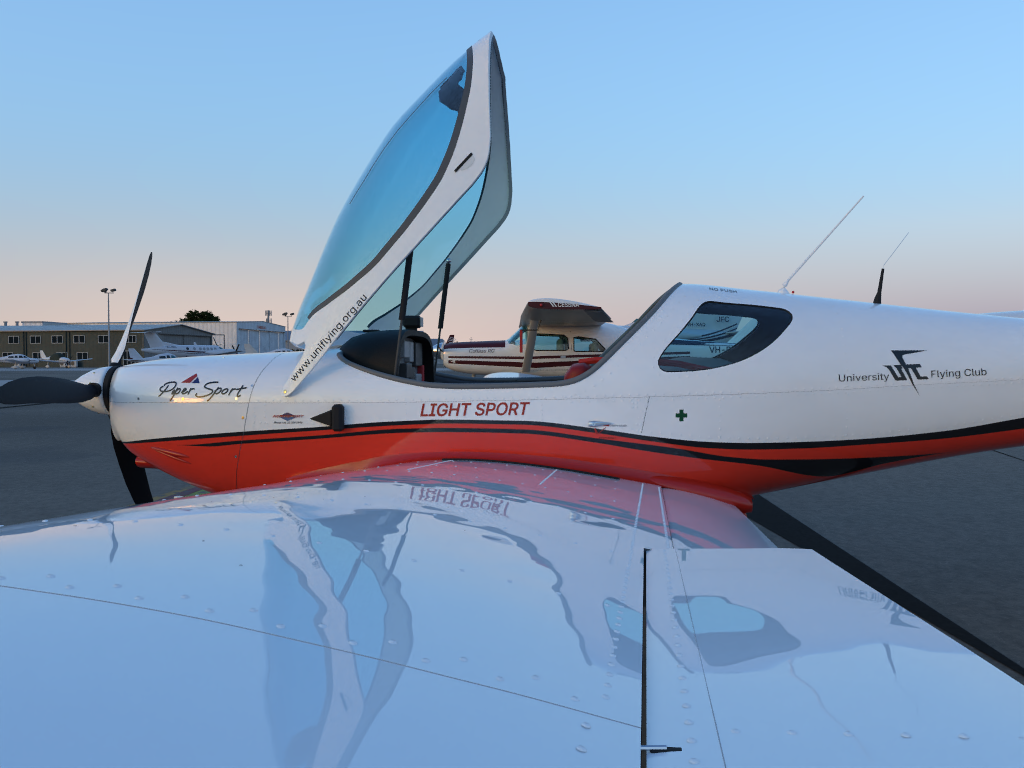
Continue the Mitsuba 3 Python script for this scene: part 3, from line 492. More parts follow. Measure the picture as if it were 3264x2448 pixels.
# ------------------------------------------------------------------ the striped high-wing aircraft across the taxiway
HS = [0.28, .45, .8, 1.3, 1.55, 1.75, 1.95, 2.4, 3.2, 3.7, 4.4, 5.4, 6.6, 7.9]
HW = Body((-1.70, 18.2), 0, HS, [.30, .37, .42, .46, .48, .50, .53, .54, .52, .49, .42, .31, .20, .08],
          [1.58, 1.62, 1.64, 1.66, 1.67, 1.82, 2.0, 2.08, 2.08, 2.03, 1.83, 1.68, 1.6, 1.55], [1.40, 1.40, 1.40, 1.40, 1.40, 1.40, 1.40, 1.40, 1.40, 1.40, 1.40, 1.40, 1.42, 1.45],
          [1.12, 1.03, .96, .92, .90, .88, .87, .86, .86, .90, .98, 1.12, 1.25, 1.38], lambda s: np.where(s < 1.7, 2.6, 3.4) + 0 * s, 3.2)
t = hwk = thing('high_wing_aircraft', 'cream high wing aircraft with maroon stripes parked beyond the cockpit', 'aircraft')
winp = [Polygon([(2.14, 1.47), (2.12, 1.74), (2.2, 1.79), (2.76, 1.765), (2.84, 1.70), (2.86, 1.48), (2.8, 1.45), (2.2, 1.45)]), Polygon([(2.97, 1.45), (2.97, 1.72), (3.05, 1.73), (3.42, 1.68), (3.62, 1.47), (3.58, 1.43), (3.0, 1.43)])]
fs0 = Polygon([(1.58, 1.62), (1.92, 1.93), (2.02, 1.8), (2.02, 1.5), (1.8, 1.5)])
full = sbox(.28, -np.pi / 2, 7.9, np.pi / 2)
def szp(B, poly, k=14):
    p = poly.segmentize(0.05); return Polygon(B.sz(np.array(p.exterior.coords)))
wtop = Polygon([(1.57, 1.54), (1.60, .95), (1.63, .6), (1.80, .30), (2.02, .28), (2.02, .9), (1.97, 1.2), (1.95, 1.571), (1.57, 1.571)])
holes = unary_union([szp(HW, p) for p in winp] + [wtop])
upp = sbox(.28, .42, 1.56, 1.571)
part(t, 'fuselage', HW.skin(full.difference(holes).difference(upp), .12, .1), 'cream', True)
part(t, 'cowl_top', HW.skin(upp, .12, .1), 'maroon', True, 'maroon upper engine cowl')
part(t, 'nose_bowl', revolve(HW.P(.28, 0, 1.38), -HW.A, [(0, .30), (.02, .27), (.03, .05)], 20), 'cream', True)
for p in winp:
    for sd in (1, -1): part(t, 'window', HW.skin(szp(HW, p), .2, .2, -.006, (sd,)), 'screen_glass', True)
part(t, 'windscreen', HW.skin(wtop, .08, .08, -.004), 'screen_glass', True)
for p in winp:
    for sd in (1, -1): part(t, 'window_seal', tube(HW.on_side(np.array(p.exterior.coords)[:, 0], np.array(p.exterior.coords)[:, 1], .004, sd), .012, 5), 'rubber')
for sd in (1, -1):
    part(t, 'door_edge', tube(HW.on_side(np.array([2.06, 2.06, 2.9, 2.92, 2.9]), np.array([1.85, 1.05, 1.05, 1.5, 1.85]), .003, sd), .006, 5), 'seal_grey')
    part(t, 'door_handle', HW.decal(sbox(2.70, 1.29, 2.80, 1.34), .1, .02, sd), 'steel', False)
    part(t, 'stripe', HW.decal(Polygon([(.38, 1.295), (2.0, 1.27), (5.4, 1.38), (5.4, 1.43), (2.0, 1.325), (.38, 1.335)]), .2, .004, sd), 'maroon', False)
    part(t, 'stripe', HW.decal(Polygon([(.38, 1.185), (2.2, 1.09), (5.4, 1.29), (5.4, 1.34), (2.2, 1.20), (.38, 1.252)]), .2, .004, sd), 'maroon', False)
for sd in (1, -1): part(t, 'tail_band', HW.decal(Polygon([(4.4, 1.60), (4.9, 1.575), (6.6, 1.535), (6.6, 1.585), (5.4, 1.655), (4.4, 1.70)]), .1, .006, sd), 'navy', False)
part(t, 'registration', HW.write('VH-P', 5.80, 1.405, .125, 1, 0, True, 0, .008), 'navy', False)
part(t, 'script_lettering', HW.write('Cutlass RG', .80, 1.405, .075, 1, 0, False, .3, .006), 'maroon', False)
part(t, 'spinner', revolve(HW.P(.26, 0, 1.44), -HW.A, [(0, .19), (.12, .165), (.24, .10), (.29, .05), (.31, .005)], 24), 'chrome', True)
for a in (.12, .12 + math.pi): part(t, 'propeller_blade', panel(HW.P(.16, .1 * math.cos(a) + .05 * math.sin(a), 1.44 + .1 * math.sin(a) + .05), HW.P(.27, .1 * math.cos(a), 1.44 + .1 * math.sin(a) - .05), HW.P(.2, .95 * math.cos(a), 1.44 + .95 * math.sin(a) + .05), HW.P(.24, .95 * math.cos(a), 1.44 + .95 * math.sin(a) - .05), .2, .1, HW.A, 4), 'blade_black')
for sd in (1, -1):
    r0, r1, m0, m1 = HW.P(1.86, 0, 2.02), HW.P(3.55, 0, 1.96), HW.P(1.86, sd * 2.6, 2.05), HW.P(3.5, sd * 2.6, 2.0)
    t0, t1 = HW.P(1.93, sd * 5.40, 2.10), HW.P(3.02, sd * 5.40, 2.03)
    part(t, 'wing', cat_([panel(r0, r1, m0, m1, .12, .12, m=.02), panel(m0, m1, t0, t1, .12, .125, m=.02)]), 'cream_wing', 30)
    xs = XS; a, b = aerofoil(xs, .125, .02); c = 1.09; e0 = lambda q: HW.P(1.93 + xs * 1.09, sd * 5.405, 2.10 - xs * .07 + q * c)
    rim = np.vstack([e0(a), e0(b)[-2:0:-1]]); cen = rim.mean(0)
    out = lambda f_, l_: HW.P(0, sd * l_, 0) - HW.P(0, 0, 0) + (cen + (rim - cen) * f_)
    part(t, 'wing_tip', loft([out(1.0, 0), out(.97, .05), out(.82, .09)]), 'cream', 40)
    band = np.vstack([HW.P(1.93 + xs[1:-1] * 1.09, sd * 5.50, 2.10 - xs[1:-1] * .07 + (a[1:-1] * .25) * c), HW.P(1.93 + xs[1:-1] * 1.09, sd * 5.50, 2.10 - xs[1:-1] * .07 + b[1:-1] * c - .03)[::-1]])
    part(t, 'tip_band', loft([band, band + sd * .012 * HW.L]), 'maroon', False, 'maroon band across the wing tip')
    if sd > 0:
        v, f = text_tris('CESSNA', .062, True); part(t, 'wing_lettering', tm(HW.P(2.37 + v[:, 0] * .92, 5.515 + v[:, 2], 2.035 + v[:, 1]), f), 'cream', False)
        for q in (2.24, 2.28): part(t, 'tip_slash', tm(HW.P(np.array([q, q + .022, q + .085, q + .063]), 5.515, np.array([2.115, 2.115, 2.035, 2.035])), [[0, 1, 2], [0, 2, 3]]), 'cream', False)
        part(t, 'nav_light', revolve(HW.P(2.13, 5.515, 2.06), HW.L, [(0, .025), (.03, .02), (.04, .003)], 10), 'red_tag', True)
    part(t, 'aileron', panel(HW.P(3.16, sd * 2.7, 1.975), HW.P(3.53, sd * 2.7, 1.93), HW.P(2.78, sd * 5.2, 2.005), HW.P(3.06, sd * 5.2, 1.975), .12, .12, n=3), 'galvanised')
    part(t, 'wing_strut', loft([HW.P(s_, sd * l_, z_) + np.array([math.cos(w) * rr * 1.0, 0, 0]) + np.array([0, math.sin(w) * .035, 0]) for s_, l_, z_, rr in ((2.02, .54, .98, .09), (2.1, 2.5, 1.94, .075)) for w in [0]] if False else [np.array([HW.P(s_, sd * l_, z_) + np.array([math.cos(w) * rr, math.sin(w) * .035, 0]) for w in np.arange(12) * math.pi / 6]) for s_, l_, z_, rr in ((1.98, .52, 1.0, .085), (2.06, 1.6, 1.55, .085), (2.11, 2.45, 1.98, .075))]), 'cream', True)
    part(t, 'main_wheel', revolve(HW.P(3.2, sd * 1.25, .22), HW.L, [(-.08, .12), (-.07, .22), (.07, .22), (.08, .12)], 16), 'tyre'); part(t, 'main_leg', tube([HW.P(3.2, sd * 1.2, .24), HW.P(3.1, sd * .4, .95)], .04), 'cream')
    part(t, 'tailplane', panel(HW.P(6.6, sd * .1, 1.5), HW.P(7.7, sd * .1, 1.5), HW.P(6.9, sd * 1.7, 1.5), HW.P(7.7, sd * 1.7, 1.5), .1, .1), 'cream')
    sb = part(t, 'seat', cbox((.12, .42, .5), .04, HW.P(2.72, sd * .25, 1.45)), 'bag_grey', 40); part(sb, 'headrest', cbox((.08, .2, .16), .03, HW.P(2.75, sd * .25, 1.79)), 'bag_grey', 40)
    sb = part(t, 'seat', cbox((.12, .42, .42), .04, HW.P(3.42, sd * .25, 1.4)), 'bag_grey', 40)
part(t, 'fin', panel(HW.P(6.2, 0, 1.58), HW.P(7.7, 0, 1.55), HW.P(7.15, 0, 2.48), HW.P(7.9, 0, 2.48), .09, .09, HW.L), 'cream')
part(t, 'nose_leg', tube([HW.P(.9, 0, 1.0), HW.P(.8, 0, .22)], .04), 'galvanised'); part(t, 'nose_wheel', revolve(HW.P(.8, 0, .2), HW.L, [(-.07, .12), (-.06, .2), (.06, .2), (.07, .12)], 16), 'tyre')
part(t, 'sun_screen', HW.skin(Polygon([(1.63, .55), (1.62, 1.3), (1.93, 1.3), (1.99, .75)]), .1, .1, -.03), 'teal_glass', True, 'pale blue reflective sun screen inside the windscreen')
part(t, 'floor', cbox((2.2, .9, .04), 0, HW.P(2.7, 0, 1.16)), 'bag_grey', False); part(t, 'dash', cbox((.1, .9, .4), .03, HW.P(1.72, 0, 1.45)), 'lamp_dark', False)
part(t, 'pitot_tube', tube([HW.P(2.2, 3.3, 1.95), HW.P(2.15, 3.3, 1.77), HW.P(1.85, 3.3, 1.77)], .014, 6), 'lamp_dark')
single('pitot_cover', cbox((.05, .02, .40), .006, HW.P(1.86, 3.3, 1.58)), 'red_tag', 'red streamer tag hanging under the wing of the maroon striped aircraft', 'pitot cover', smooth=False)

# aircraft seen through the rear side windows
JB = Body((-3.0, 26.0), 0, [2.5, 2.7, 3.0, 3.4, 4.2, 6.0, 8.0, 9.6, 10.4], [.1, .3, .5, .65, .78, .78, .6, .32, .08], [1.65, 1.74, 1.82, 1.9, 2.32, 2.3, 2.22, 2.14, 2.1], [1.5, 1.5, 1.5, 1.55, 1.6, 1.65, 1.75, 1.9, 2.0], [1.3, 1.1, .95, .9, .9, .95, 1.3, 1.66, 1.9])
t = thing('blue_striped_aircraft', 'white twin engined aircraft with curved dark blue stripes, seen through the rear window', 'aircraft'); part(t, 'fuselage', JB.whole(2.5, 10.4), 'far_white', True)
part(t, 'fin', panel(JB.P(6.0, 0, 2.15), JB.P(9.6, 0, 1.8), JB.P(8.3, 0, 3.0), JB.P(10.15, 0, 3.0), .05, .07, JB.L, 10), 'far_white')
part(t, 'lettering', (lambda v, f: tm(JB.P(9.12 + v[:, 0], .17 + v[:, 2], 2.40 + v[:, 1]), f))(*text_tris('JFC', .15, True)), 'navy', False)
part(t, 'registration', (lambda v, f: tm(JB.P(8.24 + v[:, 0], .19 + v[:, 2], 2.27 + v[:, 1]), f))(*text_tris('VH-XAQ', .095, True)), 'navy', False)
for a, b, w in ((1.90, 2.36, .045), (1.83, 2.22, .045), (1.74, 2.06, .08)):
    s_ = np.linspace(5.5, 9.75, 26); z_ = a - .02 + (b - a) * np.clip((s_ - 7.9) / 1.9, 0, 1) ** 2.0; part(t, 'stripe', tm(np.vstack([JB.P(s_, .30, z_), JB.P(s_, .30, z_ + w)]), np.vstack([[[i, i + 1, i + 27], [i, i + 27, i + 26]] for i in range(25)])) if False else loft([np.array([JB.P(x, np.maximum(JB.lat(x, y), .155) + q, y + d) for q, d in ((0, 0), (.012, 0), (.012, w), (0, w))]) for x, y in zip(s_, z_)]), 'navy', False)
for sd in (1, -1):
    part(t, 'wing', panel(JB.P(4.0, sd * .6, 1.1), JB.P(6.0, sd * .6, 1.08), JB.P(4.6, sd * 4.2, 1.35), JB.P(5.8, sd * 4.2, 1.33), .14, .12), 'far_white')
    n = part(t, 'engine', loft([JB.P(x, sd * 2.3, 1.92) + r * (np.cos(np.arange(14) * .449)[:, None] * JB.L + np.sin(np.arange(14) * .449)[:, None] * Z3) for x, r in ((5.7, .1), (5.75, .2), (6.3, .27), (7.4, .2), (8.2, .04))]), 'far_white', True); part(n, 'intake', revolve(JB.P(5.72, sd * 2.3, 1.92), -JB.A, [(0, .1), (.03, .08), (.02, .01)], 14), 'lamp_dark', True); part(n, 'pylon', tube([JB.P(6.5, sd * 2.3, 1.8), JB.P(5.6, sd * 2.2, 1.2)], .12), 'far_white')
    part(t, 'tailplane', panel(JB.P(9.3, sd * .05, 2.05), JB.P(10.3, sd * .05, 2.05), JB.P(9.8, sd * 2.2, 2.1), JB.P(10.5, sd * 2.2, 2.1), .1, .1), 'far_white')
    part(t, 'wheel', revolve(JB.P(5.2, sd * 1.6, .3), JB.L, [(-.1, .18), (-.08, .3), (.08, .3), (.1, .18)], 14), 'tyre'); part(t, 'leg', tube([JB.P(5.2, sd * 1.6, .3), JB.P(5.2, sd * 1.6, 1.2)], .06), 'galvanised')
    [part(t, 'window', JB.skin(sbox(4.4 + i * .6, .25, 4.7 + i * .6, .7), .2, .2, .01, (sd,)), 'glass_dark', True) for i in range(3)]
part(t, 'blade_antenna', panel(JB.P(6.5, .0, 2.28), JB.P(6.85, 0, 2.28), JB.P(6.75, 0, 2.5), JB.P(6.95, 0, 2.5), .1, .1, JB.L, 3), 'teal_glass')
part(t, 'nose_leg', tube([JB.P(3.2, 0, 1.0), JB.P(3.2, 0, .3)], .05), 'galvanised'); part(t, 'nose_wheel', revolve(JB.P(3.2, 0, .26), JB.L, [(-.08, .14), (-.07, .26), (.07, .26), (.08, .14)], 14), 'tyre')
K = 2.9; WB = Body((15.3, 30.8), 0, [K * q for q in (0, .15, .5, 1.15, 1.6, 2.2, 3.2, 4.6, 7.0)], [K * q for q in (.24, .36, .44, .48, .5, .5, .5, .38, .1)], [2.66, 2.78, 2.92, 3.06, 3.2, 3.7, 3.75, 3.3, 2.9], [1.9] * 8 + [2.2], [1.3, 1.1, 1.0, .9, .88, .88, .9, 1.2, 1.9], 2.3, 2.4)
t = thing('white_nosed_aircraft', 'white aircraft whose nose shows past the tail at the right edge', 'aircraft'); part(t, 'fuselage', WB.whole(0, 7 * K), 'cream', True)
for sd in (1, -1):
    part(t, 'wing', panel(WB.P(6.2, sd * 1.3, 1.3), WB.P(9.4, sd * 1.3, 1.25), WB.P(7.2, sd * 9, 1.9), WB.P(9.0, sd * 9, 1.88), .14, .13), 'cream'); part(t, 'windscreen', WB.decal(Polygon([(5.0, 3.0), (5.8, 3.4), (6.8, 3.45), (6.8, 3.0)]), .2, .01, sd), 'glass_dark', False)
    part(t, 'wheel', revolve(WB.P(8.5, sd * 2, .4), WB.L, [(-.14, .2), (-.12, .4), (.12, .4), (.14, .2)], 14), 'tyre'); part(t, 'leg', tube([WB.P(8.5, sd * 2, .4), WB.P(8.4, sd * 2, 1.5)], .09), 'cream'); part(t, 'tailplane', panel(WB.P(18, sd * .3, 2.8), WB.P(20, sd * .3, 2.8), WB.P(18.8, sd * 3.6, 2.9), WB.P(20.2, sd * 3.6, 2.9), .1, .1), 'cream')
part(t, 'fin', panel(WB.P(16.5, 0, 3.0), WB.P(20, 0, 2.9), WB.P(19, 0, 6), WB.P(20.6, 0, 6), .09, .09, WB.L), 'cream'); part(t, 'nose_leg', tube([WB.P(3.2, 0, 1.0), WB.P(3.2, 0, .3)], .08), 'galvanised'); part(t, 'nose_wheel', revolve(WB.P(3.2, 0, .3), WB.L, [(-.1, .18), (-.09, .3), (.09, .3), (.1, .18)], 14), 'tyre')

# ------------------------------------------------------------------ the light sport aircraft in the foreground
MS = [0.085, 0.125, 0.22, 0.35, 0.5, 0.7, 0.9, 1.0, 1.2, 1.4, 1.6, 1.9, 2.2, 2.5, 2.8, 3.1, 3.4, 3.7, 4.0, 4.4, 5.0, 5.6, 6.2]
MN = Body((-2.006, 4.24), -4.5, MS, [0.115, 0.180, 0.290, 0.365, 0.42, 0.465, 0.5, 0.515, 0.545, 0.567, 0.58, 0.59, 0.59, 0.579, 0.545, 0.5, 0.445, 0.39, 0.34, 0.28, 0.2, 0.13, 0.06],
          [1.218, 1.227, 1.243, 1.259, 1.27, 1.28, 1.289, 1.293, 1.308, 1.341, 1.373, 1.426, 1.491, 1.556, 1.602, 1.574, 1.54, 1.507, 1.473, 1.432, 1.375, 1.33, 1.29],
          [1.057, 1.057, 1.058, 1.061, 1.064, 1.066, 1.068, 1.069, 1.071, 1.074, 1.077, 1.084, 1.091, 1.099, 1.107, 1.117, 1.129, 1.146, 1.16, 1.178, 1.205, 1.233, 1.26],
          [0.848, 0.85, 0.782, 0.72, 0.657, 0.591, 0.553, 0.541, 0.528, 0.526, 0.524, 0.526, 0.53, 0.55, 0.574, 0.639, 0.701, 0.761, 0.818, 0.88, 0.965, 1.05, 1.14],
          PI_([0, .3, 1.0, 1.5, 2.2, 2.8, 3.4, 4.4, 6.2], [2.0, 2.2, 2.35, 2.3, 2.2, 2.2, 2.1, 2.0, 2.0]), PI_([0, .3, 1.0, 2.0, 3.0, 4.4, 6.2], [2.2, 2.5, 2.9, 3.2, 3.0, 2.8, 2.5]))
# the livery: white over black and red stripes, each edge a curve z(s) along the hull
LIV = [[(0, .85), (0.251, 0.875), (0.458, 0.902), (0.889, 0.944), (1.222, 0.969), (1.552, 0.997), (1.8, 1.007), (2.12, 1.0035), (2.411, 0.972), (2.628, 0.941), (2.859, 0.918), (3.046, 0.912), (3.236, 0.914), (3.436, 0.92), (3.846, 0.952), (4.197, 1.008), (5, 1.13), (6.2, 1.26)],
       [(0, .842), (0.277, 0.868), (0.545, 0.895), (0.888, 0.926), (1.222, 0.954), (1.628, 0.984), (1.814, 0.991), (2.102, 0.988), (2.411, 0.954), (2.628, 0.921), (2.86, 0.892), (3.047, 0.884), (3.239, 0.886), (3.523, 0.899), (3.853, 0.919), (4.209, 0.96), (5, 1.06), (6.2, 1.2)],
       [(0.5, .8765), (0.56, 0.877), (0.887, 0.906), (1.221, 0.933), (1.628, 0.969), (1.814, 0.973), (2.102, 0.969), (2.411, 0.933), (2.72, 0.893), (2.948, 0.854), (3.11, 0.841), (3.367, 0.838), (3.706, 0.844), (3.925, 0.854), (4.0, .857)],
       [(0.5, .878), (0.56, 0.877), (0.712, 0.875), (0.886, 0.891), (1.221, 0.919), (1.628, 0.952), (1.814, 0.956), (2.102, 0.952), (2.412, 0.914), (2.582, 0.885), (2.79, 0.853), (3.058, 0.817), (3.396, 0.753), (3.635, 0.809), (3.925, 0.854), (4.0, .858)]]
TAB = [mi.Float(PI_(*zip(*c))(np.clip(np.linspace(0, 6.4, 641), c[0][0], c[-1][0]))) for c in LIV]
def livery(p, n, uv):
    s = (p.x - MN.o[0]) * float(MN.A[0]) + (p.y - MN.o[1]) * float(MN.A[1]); q = dr.clip(s * 100, 0, 639.0); i = mi.UInt32(dr.floor(q)); f = q - dr.floor(q)
    z = [dr.gather(mi.Float, t, i) * (1 - f) + dr.gather(mi.Float, t, i + 1) * f for t in TAB]
    e = lambda c: SM(-0.0012, 0.0012, p.z - c)
    c = MX((0.70, 0.042, 0.022), (0.012, 0.012, 0.015), (1 - e(z[2])) * e(z[3]) * SM(0.555, 0.56, s) * (1 - SM(3.92, 3.93, s)))
    c = MX(c, mi.Color3f(0.012, 0.012, 0.015), e(z[1])); dirt = 0.97 + 0.06 * F_(p.x * 6, p.y * 6, p.z * 9)
    return MX(c, mi.Color3f(0.85, 0.85, 0.865) * dirt, e(z[0]))
mirror('livery', mikit.proc(livery))
gloss('red_fairing', (0.64, 0.036, 0.018), 0.08)

pl = thing('light_aircraft', 'white and red two seat low wing aircraft with its canopy raised in the foreground', 'aircraft')
H2 = np.pi / 2
JT = [(.965, H2), *[tuple(q) for q in MN.sz([(.971, 1.236), (.954, 1.176), (.936, 1.103), (.927, 1.069)])]]
JB_ = [*[tuple(q) for q in MN.sz([(.902, .946), (.886, .89), (.851, .775), (.821, .679)])], (.80, -H2)]
up_all, lo_all = sbox(0, .0012, 6.2, H2), sbox(0, -H2, 6.2, -.0012)
front = Polygon([(0, H2), *JT, *JB_, (0, -H2)]); front_a = Polygon([(0, H2), *[(a - .0015, b) for a, b in JT + JB_], (0, -H2)]); front_b = Polygon([(0, H2), *[(a + .0012, b) for a, b in JT + JB_], (0, -H2)])
OPEN = [(1.28, 1.275), (1.316, 1.253), (1.411, 1.217), (1.519, 1.186), (1.628, 1.162), (1.731, 1.147), (1.841, 1.143), (1.998, 1.145), (2.154, 1.150), (2.25, 1.155), (2.309, 1.167), (2.35, 1.186), (2.386, 1.21), (2.411, 1.232), (2.517, 1.334), (2.627, 1.442), (2.748, 1.568), (2.781, 1.592)]
o_ = np.array(OPEN); tt = np.r_[0, np.cumsum(np.hypot(*np.diff(o_, axis=0).T))]; OS = np.stack([PI_(tt, o_[:, k])(np.linspace(0, tt[-1], 70)) for k in (0, 1)], 1)
opening = Polygon([(1.262, H2), *MN.sz(OS), (2.80, H2)])
WIN = [(2.862, 1.497), (2.88, 1.501), (2.92, 1.498), (3.05, 1.487), (3.175, 1.473), (3.205, 1.466), (3.221, 1.454), (3.227, 1.439), (3.218, 1.413), (3.197, 1.389), (3.135, 1.331), (3.045, 1.272), (2.95, 1.234), (2.857, 1.214), (2.764, 1.205), (2.70, 1.203), (2.672, 1.206), (2.654, 1.22), (2.647, 1.24), (2.655, 1.262), (2.723, 1.345), (2.811, 1.446), (2.846, 1.487)]
wc_ = np.array(WIN + WIN[:1]); wt = np.r_[0, np.cumsum(np.hypot(*np.diff(wc_, axis=0).T))]; WS = np.stack([CubicSpline(wt, wc_[:, k], bc_type='periodic')(np.linspace(0, wt[-1], 90)) for k in (0, 1)], 1)
window_p = Polygon(MN.sz(WS))
upper = up_all.difference(opening).difference(window_p).difference(front_b)
dent = lambda v: .0022 * (meshkit.fbm(np.stack([v[:, 0] * 3.4, v[:, 1] * 2.4, 0 * v[:, 0]], 1), 2, 21) - .5) * np.clip((v[:, 0] - 1.0) / .3, 0, 1)
part(pl, 'upper_skin', MN.skin(upper.intersection(sbox(0, 0, 6.2, H2)), .04, .06, dent), 'livery', True)
part(pl, 'lower_skin', MN.skin(lo_all.difference(front_b), .05, .06, dent), 'livery', True)
cu = part(pl, 'upper_cowl', MN.skin(front_a.intersection(sbox(.085, .003, 1.2, H2)), .03, .07), 'livery', True)
part(pl, 'lower_cowl', MN.skin(front_a.intersection(sbox(.085, -H2, 1.2, -.003)), .03, .07), 'livery', True)
part(pl, 'joint_backing', MN.whole(.1, 1.22, -.004, 30, 48), 'joint_grey', True)
part(pl, 'joint_backing', MN.skin(sbox(1.22, -.03, 6.1, .03), .1, .02, -.0025), 'joint_grey', True)
ring = np.array([MN.P(.06, np.cos(q) * (.2 if abs(math.cos(q)) else 0) * 1.0, 1.04 + .17 * np.sin(q)) for q in np.linspace(0, 2 * np.pi, 40, endpoint=False)])
q40 = np.linspace(-np.pi / 2, 1.5 * np.pi, 48, endpoint=False); s0 = [MN.sect(np.full(48, .085), np.where(q40 <= H2, q40, np.pi - q40))]
rim = np.stack([np.where(q40 <= H2, 1, -1) * s0[0][0], s0[0][1]], 1); cen = rim.mean(0)
part(pl, 'cowl_lip', loft([MN.P(x, *(cen + (rim - cen) * k).T) for x, k in ((.085, 1), (.083, .97), (.083, .85), (.084, .70), (.09, .52))], False), 'livery', True)
part(pl, 'cowl_cavity', loft([MN.P(x, *(cen + (rim - cen) * k).T) for x, k in ((.088, .54), (.089, .02))], True), 'rubber', True)
# nose: spinner, back ring, blades
hub = MN.P(0, 0, 1.10)
sp = part(pl, 'spinner', revolve(hub, -MN.A, [(-.056, .119), (-.03, .119), (0, .117), (.05, .103), (.10, .080), (.15, .048), (.18, .020), (.192, .003)], 48), 'white', True)
part(pl, 'spinner_ring', revolve(hub, MN.A, [(.055, .108), (.057, .1225), (.079, .1235), (.083, .100)], 48), 'rubber', 30, 'black ring behind the spinner')
for a in np.arange(0.35, 6.5, math.pi / 6): part(sp, 'screw', many([dome(hub + .012 * MN.A * -1 + .1165 * (math.cos(a) * MN.L + math.sin(a) * Z3), math.cos(a) * MN.L + math.sin(a) * Z3, .005, .002)]), 'brass', True)
def blade(ang):
    hub = MN.P(.018, 0, 1.10)
    er, tv = math.cos(ang) * MN.L + math.sin(ang) * Z3, -math.sin(ang) * MN.L + math.cos(ang) * Z3
    R = np.array([.10, .13, .17, .22, .30, .40, .52, .64, .74, .80, .832, .843]); C = np.array([.055, .056, .076, .108, .130, .134, .128, .115, .097, .072, .043, .012]); TH = np.array([.052, .052, .045, .034, .026, .02, .016, .013, .010, .008, .005, .002])
    BE = np.radians([20, 24, 38, 41, 35, 29, 24, 20, 17.5, 16, 15, 15]); back, frt = [], []
    for r, c, h, b in zip(R, C, TH, BE):
        ch, nf = tv * math.cos(b) - MN.A * math.sin(b), -MN.A * math.cos(b) - tv * math.sin(b); o = hub + er * r - ch * (.05 * max(0, (r - .5) / .35) ** 2) ; x = np.linspace(0, 1, 11); cam = np.sqrt(np.clip(1 - (2 * x - 1) ** 2, 0, 1))
        if r < .15: frt.append([o + ch * c * (.5 - q) + nf * h * .5 * k for q, k in zip(x, cam)]); back.append([o + ch * c * (.5 - q) - nf * h * .5 * k for q, k in zip(x, cam)])
        else: frt.append([o + ch * c * (.42 - q) + nf * h * .8 * k * (1.25 - .6 * q) for q, k in zip(x, cam)]); back.append([o + ch * c * (.42 - q) - nf * h * .25 * k for q, k in zip(x, cam)])
    f, g = np.array(frt), np.array(back); nu, nv = f.shape[:2]; F = grid_faces(nu, nv)
    tip = tm(np.vstack([f[-1], g[-1]]), grid_faces(2, nv))
    k = part(pl, 'propeller_blade', cat_([tm(g.reshape(-1, 3), F), tip]), 'blade_black', True, 'black propeller blade'); part(k, 'front_face', tm(f.reshape(-1, 3), F[:, ::-1]), 'white', True, 'white front face of the blade')
    part(k, 'root', tube([hub + er * .06, hub + er * .145], .034, 16), 'blade_black')
for a in (3.5, 123.5, 243.5): blade(math.radians(a))
for s_, z_ in [(0.3693, 1.078), (0.6096, 1.081), (0.8688, 1.085), (0.9358, 1.1409), (0.8984, 1.0044), (.8548, .8347), (.70, 1.262)]:
    p, n = MN.on_side([s_], [z_], 0)[0], MN.normal(np.array([s_]), np.array([z_]))[0]; part(pl, 'cowl_screw', revolve(p, n, [(-.001, .0066), (.0015, .006), (.0016, .003), (.0008, .002)], 14), 'brass' if s_ in (.6096, .8984) else 'steel', 30)
# air duct, blister and intake below the cowl
part(pl, 'cowl_blister', cat_([tube(MN.on_side(np.linspace(.42, .62, 6), np.linspace(.862, .825, 6), .002), [.002, .009, .011, .012, .011, .002], 8), tube(MN.on_side(np.linspace(.42, .62, 6), np.linspace(.858, .795, 6), .002), [.002, .006, .008, .009, .008, .002], 8)]), 'red_fairing', True)
part(pl, 'air_intake', loft([MN.P(s_, .03 + .09 * np.cos(q40) * k, z_ + .038 * np.sin(q40) * k) for s_, z_, k in ((.205, .765, .2), (.20, .765, .7), (.215, .764, 1.0), (.36, .755, 1.0), (.6, .75, .8))], True), 'red_fairing', True)
scoop = cat_([trimesh.convex.convex_hull(np.vstack([MN.on_side([1.205, 1.21], [1.006, 1.002], 0), MN.on_side([1.312, 1.312], [1.048, .970], 0), MN.on_side([1.31, 1.31], [1.04, .98], .03)])), cbox((.045, .112, .055), .012, MN.on_side([1.338], [1.012], .02)[0], np.stack([MN.A, Z3, MN.L], 1))])
part(pl, 'vent_scoop', scoop, 'rubber', 30, 'black rubber vent scoop on the side')
